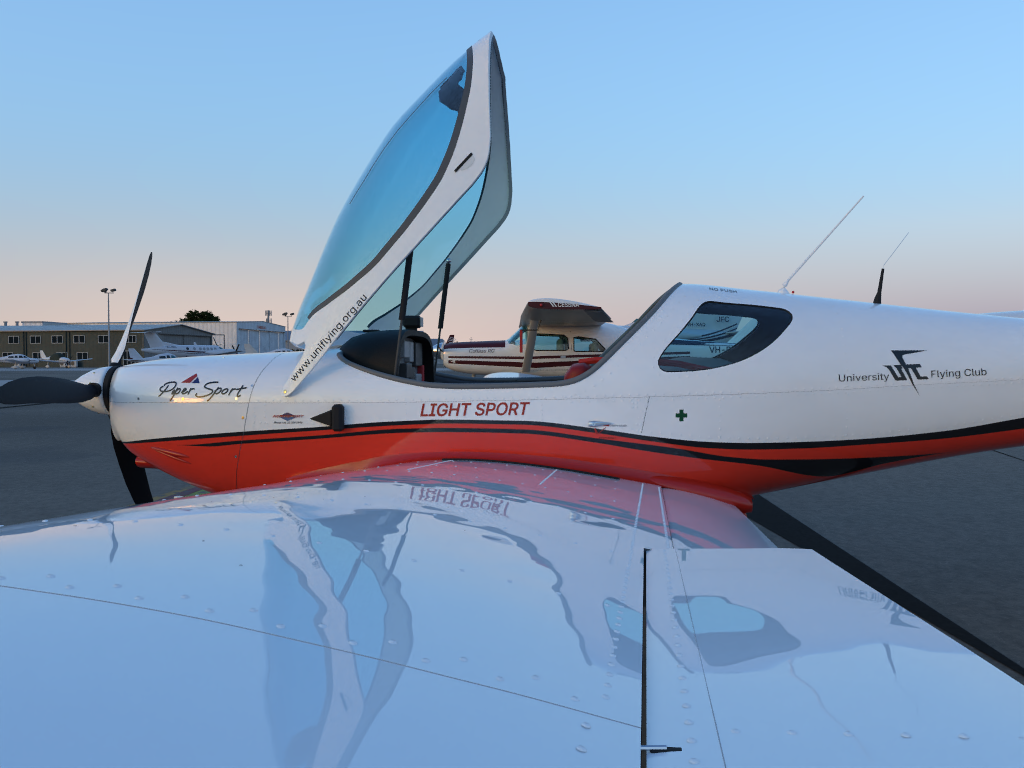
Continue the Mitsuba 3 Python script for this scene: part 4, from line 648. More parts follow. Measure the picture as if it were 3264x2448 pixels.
# writing and marks on the near side
def mark(name, poly, m, off=.0015, d=.04): part(pl, name, MN.decal(poly, d, off), m, False)
PS = [[(0.5249, 1.1369), (0.5155, 1.1215), (0.5002, 1.1044), (0.4844, 1.0912)], [(0.5047, 1.1383), (0.514, 1.1469), (0.5366, 1.1522), (0.5571, 1.1517), (0.564, 1.144), (0.5584, 1.1288), (0.5389, 1.1167), (0.5154, 1.112), (0.4968, 1.1128), (0.4875, 1.1178), (0.4876, 1.1263), (0.4981, 1.1332)], [(0.5619, 1.1187), (0.552, 1.1057), (0.5555, 1.103), (0.5674, 1.1147)],
      [(0.5761, 1.1273), (0.5684, 1.1086), (0.5565, 1.0881), (0.5449, 1.0737)], [(0.5687, 1.1069), (0.5755, 1.1188), (0.5862, 1.125), (0.5911, 1.1203), (0.5881, 1.1105), (0.5778, 1.1037), (0.5698, 1.1046)], [(0.6009, 1.1097), (0.6149, 1.1159), (0.6206, 1.1233), (0.6139, 1.1253), (0.606, 1.1171), (0.6036, 1.107), (0.6119, 1.1037), (0.6292, 1.1127)],
      [(0.6437, 1.1256), (0.6383, 1.1121), (0.6344, 1.1026)], [(0.6382, 1.1128), (0.6488, 1.1236), (0.6603, 1.1244)], [(0.7701, 1.1533), (0.7528, 1.1538), (0.7238, 1.1486), (0.7105, 1.1385), (0.7172, 1.1296), (0.7413, 1.1232), (0.753, 1.1166), (0.7438, 1.1045), (0.7142, 1.0941), (0.6876, 1.0908), (0.6738, 1.0957), (0.6758, 1.1038)],
      [(0.7771, 1.1308), (0.7657, 1.1124), (0.7486, 1.0905), (0.7307, 1.0752)], [(0.7622, 1.11), (0.7735, 1.1234), (0.7877, 1.1286), (0.7929, 1.1223), (0.7847, 1.1109), (0.7702, 1.1051)], [(0.8163, 1.1258), (0.8031, 1.1191), (0.7983, 1.1094), (0.8062, 1.1051), (0.82, 1.1126), (0.825, 1.1226), (0.8163, 1.1258)],
      [(0.8453, 1.1264), (0.8376, 1.1114), (0.8326, 1.1014)], [(0.8376, 1.1114), (0.8501, 1.1241), (0.8617, 1.1255)], [(0.893, 1.1395), (0.881, 1.118), (0.8725, 1.101), (0.8755, 1.0945), (0.886, 1.099)], [(0.868, 1.1245), (0.911, 1.1315)]]
mark('script_lettering', strokes(PS, .0033), 'black_paint')
mark('wing_emblem', Polygon([(0.5866, 1.1506), (0.6458, 1.191), (0.6562, 1.1793), (0.6337, 1.1503)]), 'letter_red'); mark('wing_emblem', Polygon([(0.6404, 1.149), (0.6621, 1.1756), (0.6814, 1.1493)]), 'letter_blue')
def fit_write(B, text, s, z, s1, z1, h, bold=False, slant=0.0, off=.0015):
    v, f = text_tris(text, h, bold, slant); v[:, 0] = (v[:, 0] - v[:, 0].min()) * math.hypot(s1 - s, z1 - z) / np.ptp(v[:, 0]); k = math.hypot(s1 - s, z1 - z); c, q = (s1 - s) / k, (z1 - z) / k
    return tm(B.on_side(s + v[:, 0] * c - v[:, 1] * q, z + v[:, 0] * q + v[:, 1] * c, off + v[:, 2] * .3), f)
part(pl, 'side_lettering', fit_write(MN, 'LIGHT SPORT', 1.681, 1.021, 2.133, 1.030, .049, True, .22), 'letter_red', False, 'red slanted lettering')
for pts in ([(3.6229, 1.2906), (3.7793, 1.2907), (3.6764, 1.2728), (3.6672, 1.2675), (3.6677, 1.2614), (3.68, 1.2324), (3.6883, 1.2168), (3.7118, 1.1491), (3.7369, 1.1031), (3.7055, 1.1491), (3.6708, 1.2147), (3.6578, 1.2308)], [(3.5771, 1.2275), (3.615, 1.2284), (3.6442, 1.1797), (3.6584, 1.1803), (3.6393, 1.2147), (3.6254, 1.229), (3.6578, 1.2308), (3.6645, 1.2147), (3.6582, 1.2141), (3.6827, 1.1674), (3.6329, 1.1651), (3.6054, 1.2117), (3.5941, 1.2224)],
            [(3.6794, 1.2324), (3.7402, 1.2339), (3.747, 1.2198), (3.721, 1.2186), (3.7404, 1.182), (3.7657, 1.1831), (3.7766, 1.1712), (3.7276, 1.1695), (3.7009, 1.2162), (3.6867, 1.2168)]): mark('club_emblem', Polygon(pts).buffer(0), 'black_paint')
part(pl, 'club_lettering', fit_write(MN, 'University', 3.393, 1.1625, 3.606, 1.1700, .0275), 'black_paint', False); part(pl, 'club_lettering', fit_write(MN, 'Flying Club', 3.787, 1.178, 4.025, 1.188, .0285), 'black_paint', False)
mark('first_aid_disc', Point(2.7424, 1.0269).buffer(.0275), 'white', .0008); mark('first_aid_cross', unary_union([sbox(2.7424 - .0085, 1.0269 - .0235, 2.7424 + .0085, 1.0269 + .0235), sbox(2.7424 - .0235, 1.0269 - .0085, 2.7424 + .0235, 1.0269 + .0085)]), 'green_mark')
mark('dealer_diamond', Polygon([(1.0629, 1.0125), (1.1053, 1.0301), (1.1483, 1.0126)]), 'letter_blue'); mark('dealer_diamond', Polygon([(1.0629, 1.0108), (1.1048, 0.9938), (1.1483, 1.0110)]), 'sky_blue')
part(pl, 'dealer_lettering', fit_write(MN, 'AEROSPORT', 1.036, 1.0085, 1.180, 1.0105, .0095, True, .25, .0028), 'letter_red', False); part(pl, 'dealer_lettering', fit_write(MN, 'Phone +64 21 289 5999', 1.0427, .9821, 1.1725, .9844, .0075, True, .2), 'black_paint', False)
part(pl, 'top_lettering', fit_write(MN, 'NO PUSH', 2.899, 1.556, 3.018, 1.543, .014), 'black_paint', False)
part(pl, 'latch_lettering', fit_write(MN, 'CANOPY CLOSED', 2.4548, .9826, 2.5215, .9825, .0066), 'black_paint', False); part(pl, 'latch_lettering', fit_write(MN, 'CANOPY OPENED', 2.411, .9337, 2.4761, .9325, .0058), 'black_paint', False)
mark('latch_mark', Polygon([(2.4233, .9844), (2.4518, .9913), (2.4519, .9833)]), 'letter_red'); mark('latch_mark', Polygon([(2.3903, .974), (2.3971, .9764), (2.4086, .951), (2.3983, .951)]), 'letter_red'); mark('latch_mark', LineString([(2.4086, .9545), (2.437, .9775)]).buffer(.0016), 'letter_red')
hp = [(2.368, .9935, .010), (2.385, .9935, .0125), (2.40, .994, .011), (2.43, .995, .006), (2.4598, .9955, .003)]
lh = part(pl, 'canopy_latch', loft([MN.on_side(np.full(12, a), b + r * np.sin(np.arange(12) * math.pi / 6), .006 + .9 * r * (.5 + .5 * np.cos(np.arange(12) * math.pi / 6))) for a, b, r in hp]), 'steel', True); part(lh, 'boss', revolve(MN.on_side([2.388], [.9935], .014)[0], MN.normal(np.array([2.388]), np.array([.9935]))[0], [(0, .008), (.004, .007), (.004, .003), (.002, .002)], 16), 'chrome', 30)
# rivets, seam
rv = [(s_, MN.m(s_) + .010) for s_ in np.arange(.97, 5.2, .034)] + [(s_, MN.m(s_) - .012) for s_ in np.arange(2.3, 5.0, .034)]
rv += [(2.585 + .4 * (z_ - 1.05), z_) for z_ in np.arange(.965, 1.10, .026)] + [(2.60 + .4 * (z_ - 1.05), z_) for z_ in np.arange(.965, 1.10, .026)] + [(2.90, z_) for z_ in np.arange(.94, 1.10, .03)] + [(3.43, z_) for z_ in np.arange(.94, 1.5, .034)] + [(2.545 + .016 * i, 1.06 + .017 * j) for i in (0, 1) for j in (0, 1, 2)]
rv += [(s_, float(np.interp(s_, *zip(*LIV[0]))) + .018) for s_ in np.arange(2.5, 4.4, .04)] + [(1.62, z_) for z_ in np.arange(1.01, 1.07, .02)] + [(2.18, z_) for z_ in np.arange(1.01, 1.07, .02)]
rv += [(.952, z_) for z_ in np.arange(.99, 1.06, .02)] + [(1.0 + .0 * z_, z_) for z_ in np.arange(.985, 1.06, .025)] + [(s_, .985) for s_ in np.arange(.95, 1.3, .03)]
bw = Polygon(WS).buffer(.022).exterior; rv += [bw.interpolate(d).coords[0] for d in np.arange(0, bw.length, .04)]
bo = max((LineString(OS[26:]).offset_curve(k * .055) for k in (1, -1)), key=lambda g: g.centroid.x - g.centroid.y)
rv += [bo.interpolate(d).coords[0] for d in np.arange(0, bo.length, .042)]
part(pl, 'rivets', MN.rivets(rv, .0046, .0018), 'white', True, kind='stuff')
part(pl, 'skin_joint', MN.decal(Polygon([(2.612, 1.105), (2.614, 1.105), (2.582, .955), (2.580, .955)]), .05, .0008), 'rail_grey', False)
# the rear side windows, liner and cabin floor
for sd in (1, -1): part(pl, 'side_window', MN.skin(window_p.buffer(.003), .06, .08, -.004, (sd,)), 'window_glass', True)
part(pl, 'cabin_liner', MN.skin(sbox(2.15, -.35, 4.1, H2).difference(opening.buffer(.02)).difference(window_p.buffer(.004)), .06, .08, -.016), 'liner', True)
for sd in (1, -1): part(pl, 'window_edge', tube(MN.on_side(WS[:, 0], WS[:, 1], -.004, sd), .0045, 6, False), 'rubber')
part(pl, 'rear_bulkhead', MN.P(0, 0, 0) is None or loft([MN.P(4.05, *(np.array([0, 1.16]) + k * np.stack([.30 * np.cos(q40), .28 * np.sin(q40)], 1)).T) for k in (1, .01)], False), 'liner', False)
# rail round the cockpit and the tub below it
rail = [MN.on_side(OS[:, 0], OS[:, 1], -.002, sd) for sd in (1, -1)]; loop = np.vstack([rail[0], MN.P(2.80, 0, MN.t(2.80) - .003)[None], rail[1][::-1], MN.P(1.262, 0, MN.t(1.262) - .003)[None]])
part(pl, 'cockpit_rail', cat_([tube(np.vstack([loop, loop[:2]]), .0125, 8, False)]), 'rail_grey', True)
ins = lambda sd, d, dz: np.stack([*[q for q in (OS[:, 0], sd * (MN.lat(OS[:, 0], OS[:, 1]) - d), OS[:, 1] + dz)]], -1)
tub = []
for sd in (1, -1):
    a, b, c = ins(sd, .004, -.006), ins(sd, .045, -.03), ins(sd, .05, -.03); keep = OS[:, 0] < 2.40; a, b, c = a[keep], b[keep], c[keep]; c[:, 2] = np.minimum(c[:, 2] - .05, .72); c[:, 1] = sd * np.maximum(np.abs(c[:, 1]), .05)
    tub.append(tm(np.vstack([MN.P(*q.T) for q in (a, b, c)]), grid_faces(3, len(a))))
for q in tub: part(pl, 'cockpit_side', q, 'tub', True)
part(pl, 'cockpit_floor', cbox((1.6, 1.0, .03), 0, MN.P(2.0, 0, .70), np.stack([MN.A, MN.L, Z3], 1)), 'tub', False)
for sd in (1, -1): part(pl, 'rear_frame', tube(MN.on_side(OS[30:, 0], OS[30:, 1], -.03, sd), .016, 8), 'seal_grey', True)
RM = np.stack([MN.A, MN.L, Z3], 1)
part(pl, 'parcel_shelf', cbox((.9, .86, .02), .004, MN.P(2.92, 0, 1.13), RM), 'liner', False)
single('baggage_bag', loft([MN.P(2.62 + x, .02 + .26 * k * np.cos(q40), 1.15 + 0.9 * h * np.maximum(np.sin(q40), -.1)) for x, k, h in ((0, .5, .05), (.05, .9, .10), (.2, 1.0, .13), (.36, 1.0, .12), (.46, .8, .08), (.5, .3, .03))]), 'bag_grey', 'grey soft bag on the shelf behind the seats', 'bag', smooth=True)
for l_ in (.29, -.29):
    st = part(pl, 'seat', loft([MN.P(2.16 + .33 * (z_ - .8) + np.where(np.sin(q40) > 0, 1, -1) * .045 * np.abs(np.sin(q40)) ** .6, l_ + w_ * np.sign(np.cos(q40)) * np.abs(np.cos(q40)) ** .6, z_) for z_, w_ in ((.75, .2), (.8, .24), (1.0, .245), (1.09, .22), (1.12, .16))]), 'red_leather', True, 'red leather seat back')
    part(st, 'headrest', loft([MN.P(x + .0 * q40, l_ + .150 * k * np.sign(np.cos(q40)) * np.abs(np.cos(q40)) ** .5, zc + .066 * k * np.sign(np.sin(q40)) * np.abs(np.sin(q40)) ** .5) for x, zc, k in ((2.262, 1.135, .3), (2.268, 1.14, .75), (2.30, 1.165, 1.0), (2.35, 1.175, 1.0), (2.385, 1.17, .8), (2.40, 1.165, .3))]), 'red_leather', True)
    part(st, 'cushion', cbox((.5, .46, .14), .04, MN.P(1.95, l_, .79), RM), 'red_leather', 40)
    part(st, 'harness', tube([MN.P(2.33, l_ + .03, 1.24), MN.P(2.40, l_ + .04, 1.25), MN.P(2.55, l_ + .05, 1.25), MN.P(2.75, l_ + .05, 1.235), MN.P(3.05, l_ + .02, 1.17)], .016, 6), 'belt_red')
# glareshield, panel, compass
gs = []
for s_, zt_, zb_, w_ in ((1.195, 1.27, 1.20, .10), (1.215, 1.295, 1.18, .2), (1.25, 1.33, 1.16, .29), (1.30, 1.362, 1.14, .36), (1.38, 1.383, 1.11, .42), (1.46, 1.39, 1.08, .455), (1.545, 1.392, 1.04, .475), (1.562, 1.390, 1.04, .475)):
    a = np.linspace(0, np.pi, 40); k = (np.abs(np.cos(a)) ** 4 + np.abs(np.sin(a)) ** 4) ** -.25
    gs.append(np.vstack([MN.P(s_, w_ * np.cos(a) * k, zb_ + (zt_ - zb_) * np.sin(a) * k)]))
g = np.array(gs); inner = np.array([MN.P(s_, (.475 - .03) * np.cos(a) * k, 1.04 + .325 * np.sin(a) * k) for s_ in (1.562, 1.49)])
part(pl, 'glareshield', tm(np.vstack([g.reshape(-1, 3), inner.reshape(-1, 3)]), np.vstack([grid_faces(10, 40)])), 'dash_black', 50, 'black moulded glareshield')
ip = part(pl, 'instrument_panel', loft([MN.P(s_, (.445) * np.cos(a) * k, 1.0 + .36 * np.sin(a) * k) for s_ in (1.485, 1.492)]), 'panel_grey', 30)
rng = np.random.default_rng(4)
for l_, z_, w_, h_, d_, m_ in ((.30, 1.28, .17, .12, .030, 'lamp_dark'), (.30, 1.14, .15, .10, .022, 'box_grey'), (.10, 1.30, .12, .08, .04, 'box_grey'), (.10, 1.20, .13, .07, .05, 'lamp_dark'), (.10, 1.12, .13, .05, .045, 'box_grey'), (-.06, 1.29, .09, .10, .03, 'box_grey'), (-.06, 1.16, .10, .11, .035, 'lamp_dark'), (-.25, 1.28, .18, .12, .03, 'lamp_dark'), (-.25, 1.14, .14, .08, .03, 'box_grey'), (-.37, 1.18, .05, .09, .03, 'red_tag'), (.40, 1.16, .05, .12, .035, 'box_grey'), (0.0, 1.06, .2, .06, .06, 'box_grey'), (-.36, 1.08, .05, .1, .05, 'box_grey')):
    part(ip, 'instrument', cbox((d_, w_, h_), .004, MN.P(1.49 + d_ / 2, l_, z_), RM), m_, False)
cp = part(pl, 'compass', cbox((.085, .075, .058), .012, MN.P(1.535, 0, 1.433), RM), 'rubber', 30); part(cp, 'foot', cbox((.05, .04, .03), .004, MN.P(1.53, 0, 1.395), RM), 'rubber', 30); part(cp, 'dial', cbox((.006, .06, .045), .002, MN.P(1.579, 0, 1.432), RM), 'box_grey', False)
part(pl, 'dash_vent', cbox((.07, .06, .012), .004, MN.P(1.36, .1, 1.386), RM), 'rubber', 30)

# ------------------------------------------------------------------ the raised canopy
class Raised(Body):
    PV, PH = (1.091, 1.128), math.radians(44.0)
    def P(self, s, l, z):
        ds, dz, c, n = s - self.PV[0], z - self.PV[1], math.cos(self.PH), math.sin(self.PH); return Body.P(self, self.PV[0] + ds * c - dz * n, l, self.PV[1] + ds * n + dz * c)
CN = Raised((-2.006, 4.24), -4.5, [1.0, 1.10, 1.165, 1.235, 1.28, 1.41, 1.61, 1.76, 1.98, 2.25, 2.545, 2.745, 2.84, 2.92], [.55, .56, .565, .57, .572, .58, .588, .592, .595, .592, .585, .575, .565, .55],
            [1.19, 1.235, 1.296, 1.366, 1.40, 1.463, 1.556, 1.617, 1.680, 1.733, 1.738, 1.722, 1.703, 1.67], [1.08] * 14, [.9] * 14, 2.3, 2.3)
def ring_pts(pts): return [(a, float(CN.psi(a, b)) * .6) for a, b in pts]
V9 = H2 * .6
EE = [(1.160, V9), (1.178, V9 * .76), (1.218, V9 * .53)] + ring_pts([(1.262, 1.222), (1.297, 1.208), (1.290, 1.19), (1.277, 1.18), (1.25, 1.168), (1.216, 1.159), (1.149, 1.146), (1.098, 1.137), (1.078, 1.127), (1.070, 1.114), (1.076, 1.102), (1.090, 1.094), (1.118, 1.090), (1.23, 1.096), (1.435, 1.119), (1.594, 1.134), (1.749, 1.145), (1.973, 1.156), (2.16, 1.166), (2.25, 1.170), (2.307, 1.178), (2.335, 1.186), (2.36, 1.197), (2.39, 1.217), (2.44, 1.262), (2.516, 1.350), (2.593, 1.438), (2.658, 1.513), (2.711, 1.575), (2.752, 1.622)]) + [(2.788, V9 * .68), (2.809, V9 * .80), (2.819, V9 * .91), (2.821, V9)]
GG = [(1.205, V9), (1.225, V9 * .76), (1.272, V9 * .5)] + ring_pts([(1.335, 1.258), (1.37, 1.264), (1.475, 1.248), (1.598, 1.226), (1.769, 1.215), (1.906, 1.226), (1.982, 1.236), (2.075, 1.251), (2.167, 1.271), (2.243, 1.30), (2.313, 1.334), (2.446, 1.419), (2.552, 1.503), (2.635, 1.595)]) + [(2.674, V9 * .65), (2.702, V9 * .80), (2.717, V9 * .92), (2.721, V9)]
def sm(pts, lo, hi, n=8):
    q = np.array(pts); t = np.r_[0, np.cumsum(np.hypot(*np.diff(q, axis=0).T))]; return np.stack([PI_(t, q[:, k])(np.linspace(0, t[-1], n * len(q))) for k in (0, 1)], 1)
Ep = Polygon(EE).buffer(0); Gc = sm(GG, 0, 1, 6); Gp = Polygon(Gc).buffer(0); Fp = Ep.difference(Gp)
cmap = lambda off, sd=1: (lambda v: CN.skin_v(v, off, sd, .6))
def cskin(poly, d, off): v, f = patch(poly, d, d); return merged(cat_([tm(cmap(off, sd)(v), f if sd > 0 else f[:, ::-1]) for sd in (1, -1)]))
ca = part(pl, 'canopy', cskin(Gp.buffer(.004).intersection(sbox(0, -1, 5, V9)), .06, -.003), 'tint_glass', True, 'blue tinted canopy glass, raised')
Gm = Gp.union(shapely.affinity.scale(Gp, 1, -1, origin=(0, V9))).buffer(.0005); half = sbox(0, -1, 5, V9); vi = patch(Fp.union(Gm.difference(Gm.buffer(-.021)).intersection(half)).buffer(.0002).intersection(half), .045, .045)
vf = patch(Fp, .045, .045); outs, inns, rims = [], [], []
for sd in (1, -1):
    a, b, c = shell(vf, cmap(0.0, sd), cmap(-.017, sd)); outs.append(a if sd > 0 else tm(a.vertices, a.faces[:, ::-1])); inns.append(tm(cmap(-.017, sd)(vi[0]), vi[1][:, ::-1] if sd > 0 else vi[1])); keep = ~np.all(np.isclose(np.vstack([vf[0], vf[0]])[c.faces][:, :, 1], V9, atol=1e-5), axis=1); rims.append(tm(c.vertices, c.faces[keep]))
part(ca, 'frame', merged(cat_(outs)), 'white', True, 'white canopy frame'); part(ca, 'inner_frame', merged(cat_(inns)), 'inner_frame', True, 'grey inside of the canopy frame'); part(ca, 'frame_edge', cat_(rims), 'inner_frame', 30)
Em = Ep.union(shapely.affinity.scale(Ep, 1, -1, origin=(0, V9))).buffer(.0005); Gm = Gp.union(shapely.affinity.scale(Gp, 1, -1, origin=(0, V9))).buffer(.0005); half = sbox(0, -1, 5, V9)
lipp = Em.difference(Em.buffer(-.017)).intersection(half).intersection(sbox(1.40, -1, 5, 5)); part(ca, 'edge_seal', cskin(lipp, .03, -.026), 'edge_grey', True); vl = patch(lipp, .05, .05)
part(ca, 'edge_seal', cat_([shell(vl, cmap(-.016, sd), cmap(-.0262, sd))[2] for sd in (1, -1)]), 'seal_grey', 30)
part(ca, 'glass_border', cskin(Gm.difference(Gm.buffer(-.030)).intersection(half).intersection(sbox(1.37, -1, 5, 5)), .03, .0006), 'seal_grey', True, 'grey border round the canopy glass')
ebp = Em.buffer(-.008).exterior; ep = np.array([p for p in ebp.segmentize(.04).coords if p[1] <= V9 + .001 and p[0] > 1.3])
part(ca, 'aerial_wire', tube(CN.on_side(np.array([2.50, 2.40, 2.29, 2.19, 2.096, 2.01, 1.94, 1.88, 1.824]), np.array([1.618, 1.62, 1.613, 1.605, 1.592, 1.574, 1.553, 1.54, 1.525]), .002), .0014, 6), 'rail_grey')
part(ca, 'grip_slot', CN.decal(Polygon([(2.236, 1.250), (2.336, 1.254), (2.336, 1.266), (2.236, 1.262)]), .05, .002), 'rubber', False); part(ca, 'grip_recess', CN.decal(Polygon([(2.25, 1.250), (2.334, 1.253), (2.33, 1.235), (2.31, 1.226), (2.28, 1.228), (2.26, 1.238)]), .03, .0015), 'inner_frame', False)
bp, bn = CN.on_side([1.0925], [1.1135], 0)[0], CN.normal(np.array([1.0925]), np.array([1.1135]))[0]; part(ca, 'pivot_bolt', revolve(bp, bn, [(-.04, .008), (.002, .008), (.003, .003)], 12), 'brass', 30)
bp2 = CN.on_side([1.0925], [1.1135], 0, -1)[0]; part(ca, 'pivot_bolt', revolve(bp2, -bn, [(-.04, .008), (.002, .008), (.003, .003)], 12), 'brass', 30)
part(ca, 'web_lettering', fit_write(CN, 'www.uniflying.org.au', 1.150, 1.1125, 1.620, 1.1415, .029), 'rubber', False, 'web address lettering along the canopy arm')
part(ca, 'roof_latch', cat_([cbox((.07, .05, .05), .01, CN.P(2.52, -.2, 1.64), RM), cbox((.1, .03, .03), .008, CN.P(2.55, -.26, 1.62), RM)]), 'rubber', 30)
part(ca, 'roof_latch', cbox((.04, .03, .03), .008, CN.P(2.50, -.33, 1.55), RM), 'rubber', 30)
cr = Polygon([(2.56, V9), (2.60, V9 * .72), (2.58, V9 * .58), (2.49, V9 * .52), (2.47, V9 * .56), (2.52, V9 * .68), (2.47, V9 * .80), (2.44, V9)]); v, f = patch(cr, .012, .012)
off = -.03 - .018 * meshkit.fbm(np.stack([v[:, 0] * 26, v[:, 1] * 34, 0 * v[:, 0]], 1), 3, 2)
q = np.stack(CN.local(v[:, 0], v[:, 1] / .6, off), -1); single('sun_shade', tm(np.vstack([CN.P(q[:, 0], q[:, 1], q[:, 2]), CN.P(q[:, 0], -q[:, 1], q[:, 2])]), np.vstack([f, f[:, ::-1] + len(f) * 0 + len(v)])), 'cloth_dark', 'crumpled dark sun shade bunched inside the top of the raised canopy', 'sun shade', smooth=True)
for l_ in (.50, -.50):
    k = part(pl, 'gas_strut', tube([MN.P(1.632, l_, 1.765), MN.P(1.588, l_, 1.42), MN.P(1.588, l_, 1.419)], .0135, 14), 'rubber', 40); part(k, 'rod', tube([MN.P(1.588, l_, 1.42), MN.P(1.556, l_, 1.175)], .0055, 10), 'lamp_dark'); part(k, 'ball_end', trimesh.creation.icosphere(2, .014).apply_translation(MN.P(1.634, l_, 1.78)), 'steel', True)
# aerials
part(pl, 'whip_aerial', cat_([tube([MN.P(3.268, 0, 1.555), MN.P(3.268, 0, 1.572), MN.P(3.274, 0, 1.595), MN.P(3.29, 0, 1.62)], [.030, .020, .011, .006], 14), tube([MN.P(3.285, 0, 1.613), MN.P(3.45, 0, 1.80), MN.P(3.624, 0, 2.0)], [.006, .0045, .0035], 8)]), 'white', 40, 'slanted white rod aerial'); part(pl, 'beacon', trimesh.creation.icosphere(2, .006).apply_translation(MN.P(3.308, .02, 1.562)), 'red_tag', True)
part(pl, 'radio_aerial', cat_([tube([MN.P(3.688, 0, 1.50), MN.P(3.692, 0, 1.53), MN.P(3.699, 0, 1.56), MN.P(3.714, 0, 1.668)], [.019, .015, .009, .006], 12)]), 'rubber', 40, 'black stub aerial with a thin wire'); part(pl, 'radio_aerial', tube([MN.P(3.714, 0, 1.668), MN.P(3.718, 0, 1.685), MN.P(3.77, 0, 1.755), MN.P(3.826, 0, 1.832)], .0012, 6), 'steel')
# tail, wheels (out of the photograph, or hidden under the wing)
for sd in (1, -1): part(pl, 'tailplane', panel(MN.P(5.35, sd * .1, 1.25), MN.P(6.15, sd * .08, 1.25), MN.P(5.55, sd * 1.4, 1.25), MN.P(6.15, sd * 1.4, 1.25), .1, .09), 'white')
part(pl, 'fin', panel(MN.P(5.1, 0, 1.34), MN.P(6.25, 0, 1.2), MN.P(5.95, 0, 2.25), MN.P(6.4, 0, 2.25), .1, .09, MN.L), 'white')
for s_, l_ in ((2.1, .95), (2.1, -.95), (.35, 0)):
    k = part(pl, 'wheel', revolve(MN.P(s_, l_, .17), MN.L, [(-.055, .10), (-.05, .165), (.05, .165), (.055, .10)], 20), 'tyre'); part(k, 'leg', tube([MN.P(s_, l_ * .94, .2), MN.P(s_ + .02, l_ * .45, .58)], .022), 'white')

# ------------------------------------------------------------------ wings
WP = dict(sle0=1.4159, swl=-.011, ste0=2.955, swt=-.062, z0=.6764, dih=.057, inc=.0206, t=.1903, tw=.0259)
def wing_pt(l, x, low=False):
    l = np.asarray(l, float); a = np.abs(l) - .6; sle, ste = WP['sle0'] + WP['swl'] * a, WP['ste0'] + WP['swt'] * a; c = ste - sle; y = aerofoil(x, WP['t'])[1 if low else 0] * c * (.55 if low else 1.0)
    return sle + x * c, WP['z0'] + WP['dih'] * a + (1 - x) * c * (WP['inc'] + WP['tw'] * a) + y
HL = lambda l: 2.466 - .076 * (np.abs(l) - 2.303)          # aileron hinge line
FL = lambda l: 2.653 - .079 * (np.abs(l) - .7)             # flap gap line
LS = 2.345                                                # flap ends, aileron begins
def xfrac(l, s): a = np.abs(l) - .6; sle, ste = WP['sle0'] + WP['swl'] * a, WP['ste0'] + WP['swt'] * a; return (s - sle) / (ste - sle)
def wave(s, l):
    p = np.stack([s * 5.0, l * 3.6, 0 * s], -1); q = np.stack([s * 11.0, l * 9.0, 3 + 0 * s], -1)
    return .0022 * (meshkit.fbm(p, 2, 11) - .5) + .0010 * (meshkit.fbm(q, 2, 12) - .5)
def wing_skin(l0, l1, cut, nl, nx=110, dz=0.0, sd=1):
    L_ = np.linspace(l0, l1, nl); u = np.linspace(0, 1, nx) ** 1.35; rows = []
    for l in L_:
        xm = xfrac(l, cut(l) - .002); x = u * xm; s, z = wing_pt(l, x); fade = np.clip(x / .05, 0, 1)
        rows.append(MN.P(s, sd * l, z + wave(s, np.full_like(s, l)) * fade + dz))
    top = np.array(rows); low = []
    for l in L_:
        xm = xfrac(l, cut(l) - .002); x = np.linspace(0, 1, 30) * xm; s, z = wing_pt(l, x, True); low.append(MN.P(s, sd * l, z + dz))
    low = np.array(low); F1, F2 = grid_faces(nl, nx), grid_faces(nl, 30)[:, ::-1]
    back = tm(np.vstack([top[:, -1], low[:, -1]]), grid_faces(2, nl)); ends = []
    for k, fl in ((0, 0), (-1, 1)):
        e = np.vstack([top[k], low[k][::-1]]); ends.append(tm(np.vstack([e, e.mean(0)]), [[i, (i + 1) % len(e), len(e)] for i in range(len(e))]))
    return tm(top.reshape(-1, 3), F1), tm(low.reshape(-1, 3), F2), back, ends
def wing_n(l, x, sd=1):
    l, x = np.asarray(l, float), np.asarray(x, float); f = lambda a, b: (lambda s, z: MN.P(s, sd * a, z + wave(s, a)))(*wing_pt(a, b)); p = f(l, x); n = np.cross(f(l + .005, x) - p, f(l, x + .004) - p); n *= np.sign(n[..., 2:3]); return p, n / np.linalg.norm(n, axis=-1, keepdims=True)
RB = 3.363
wg = None
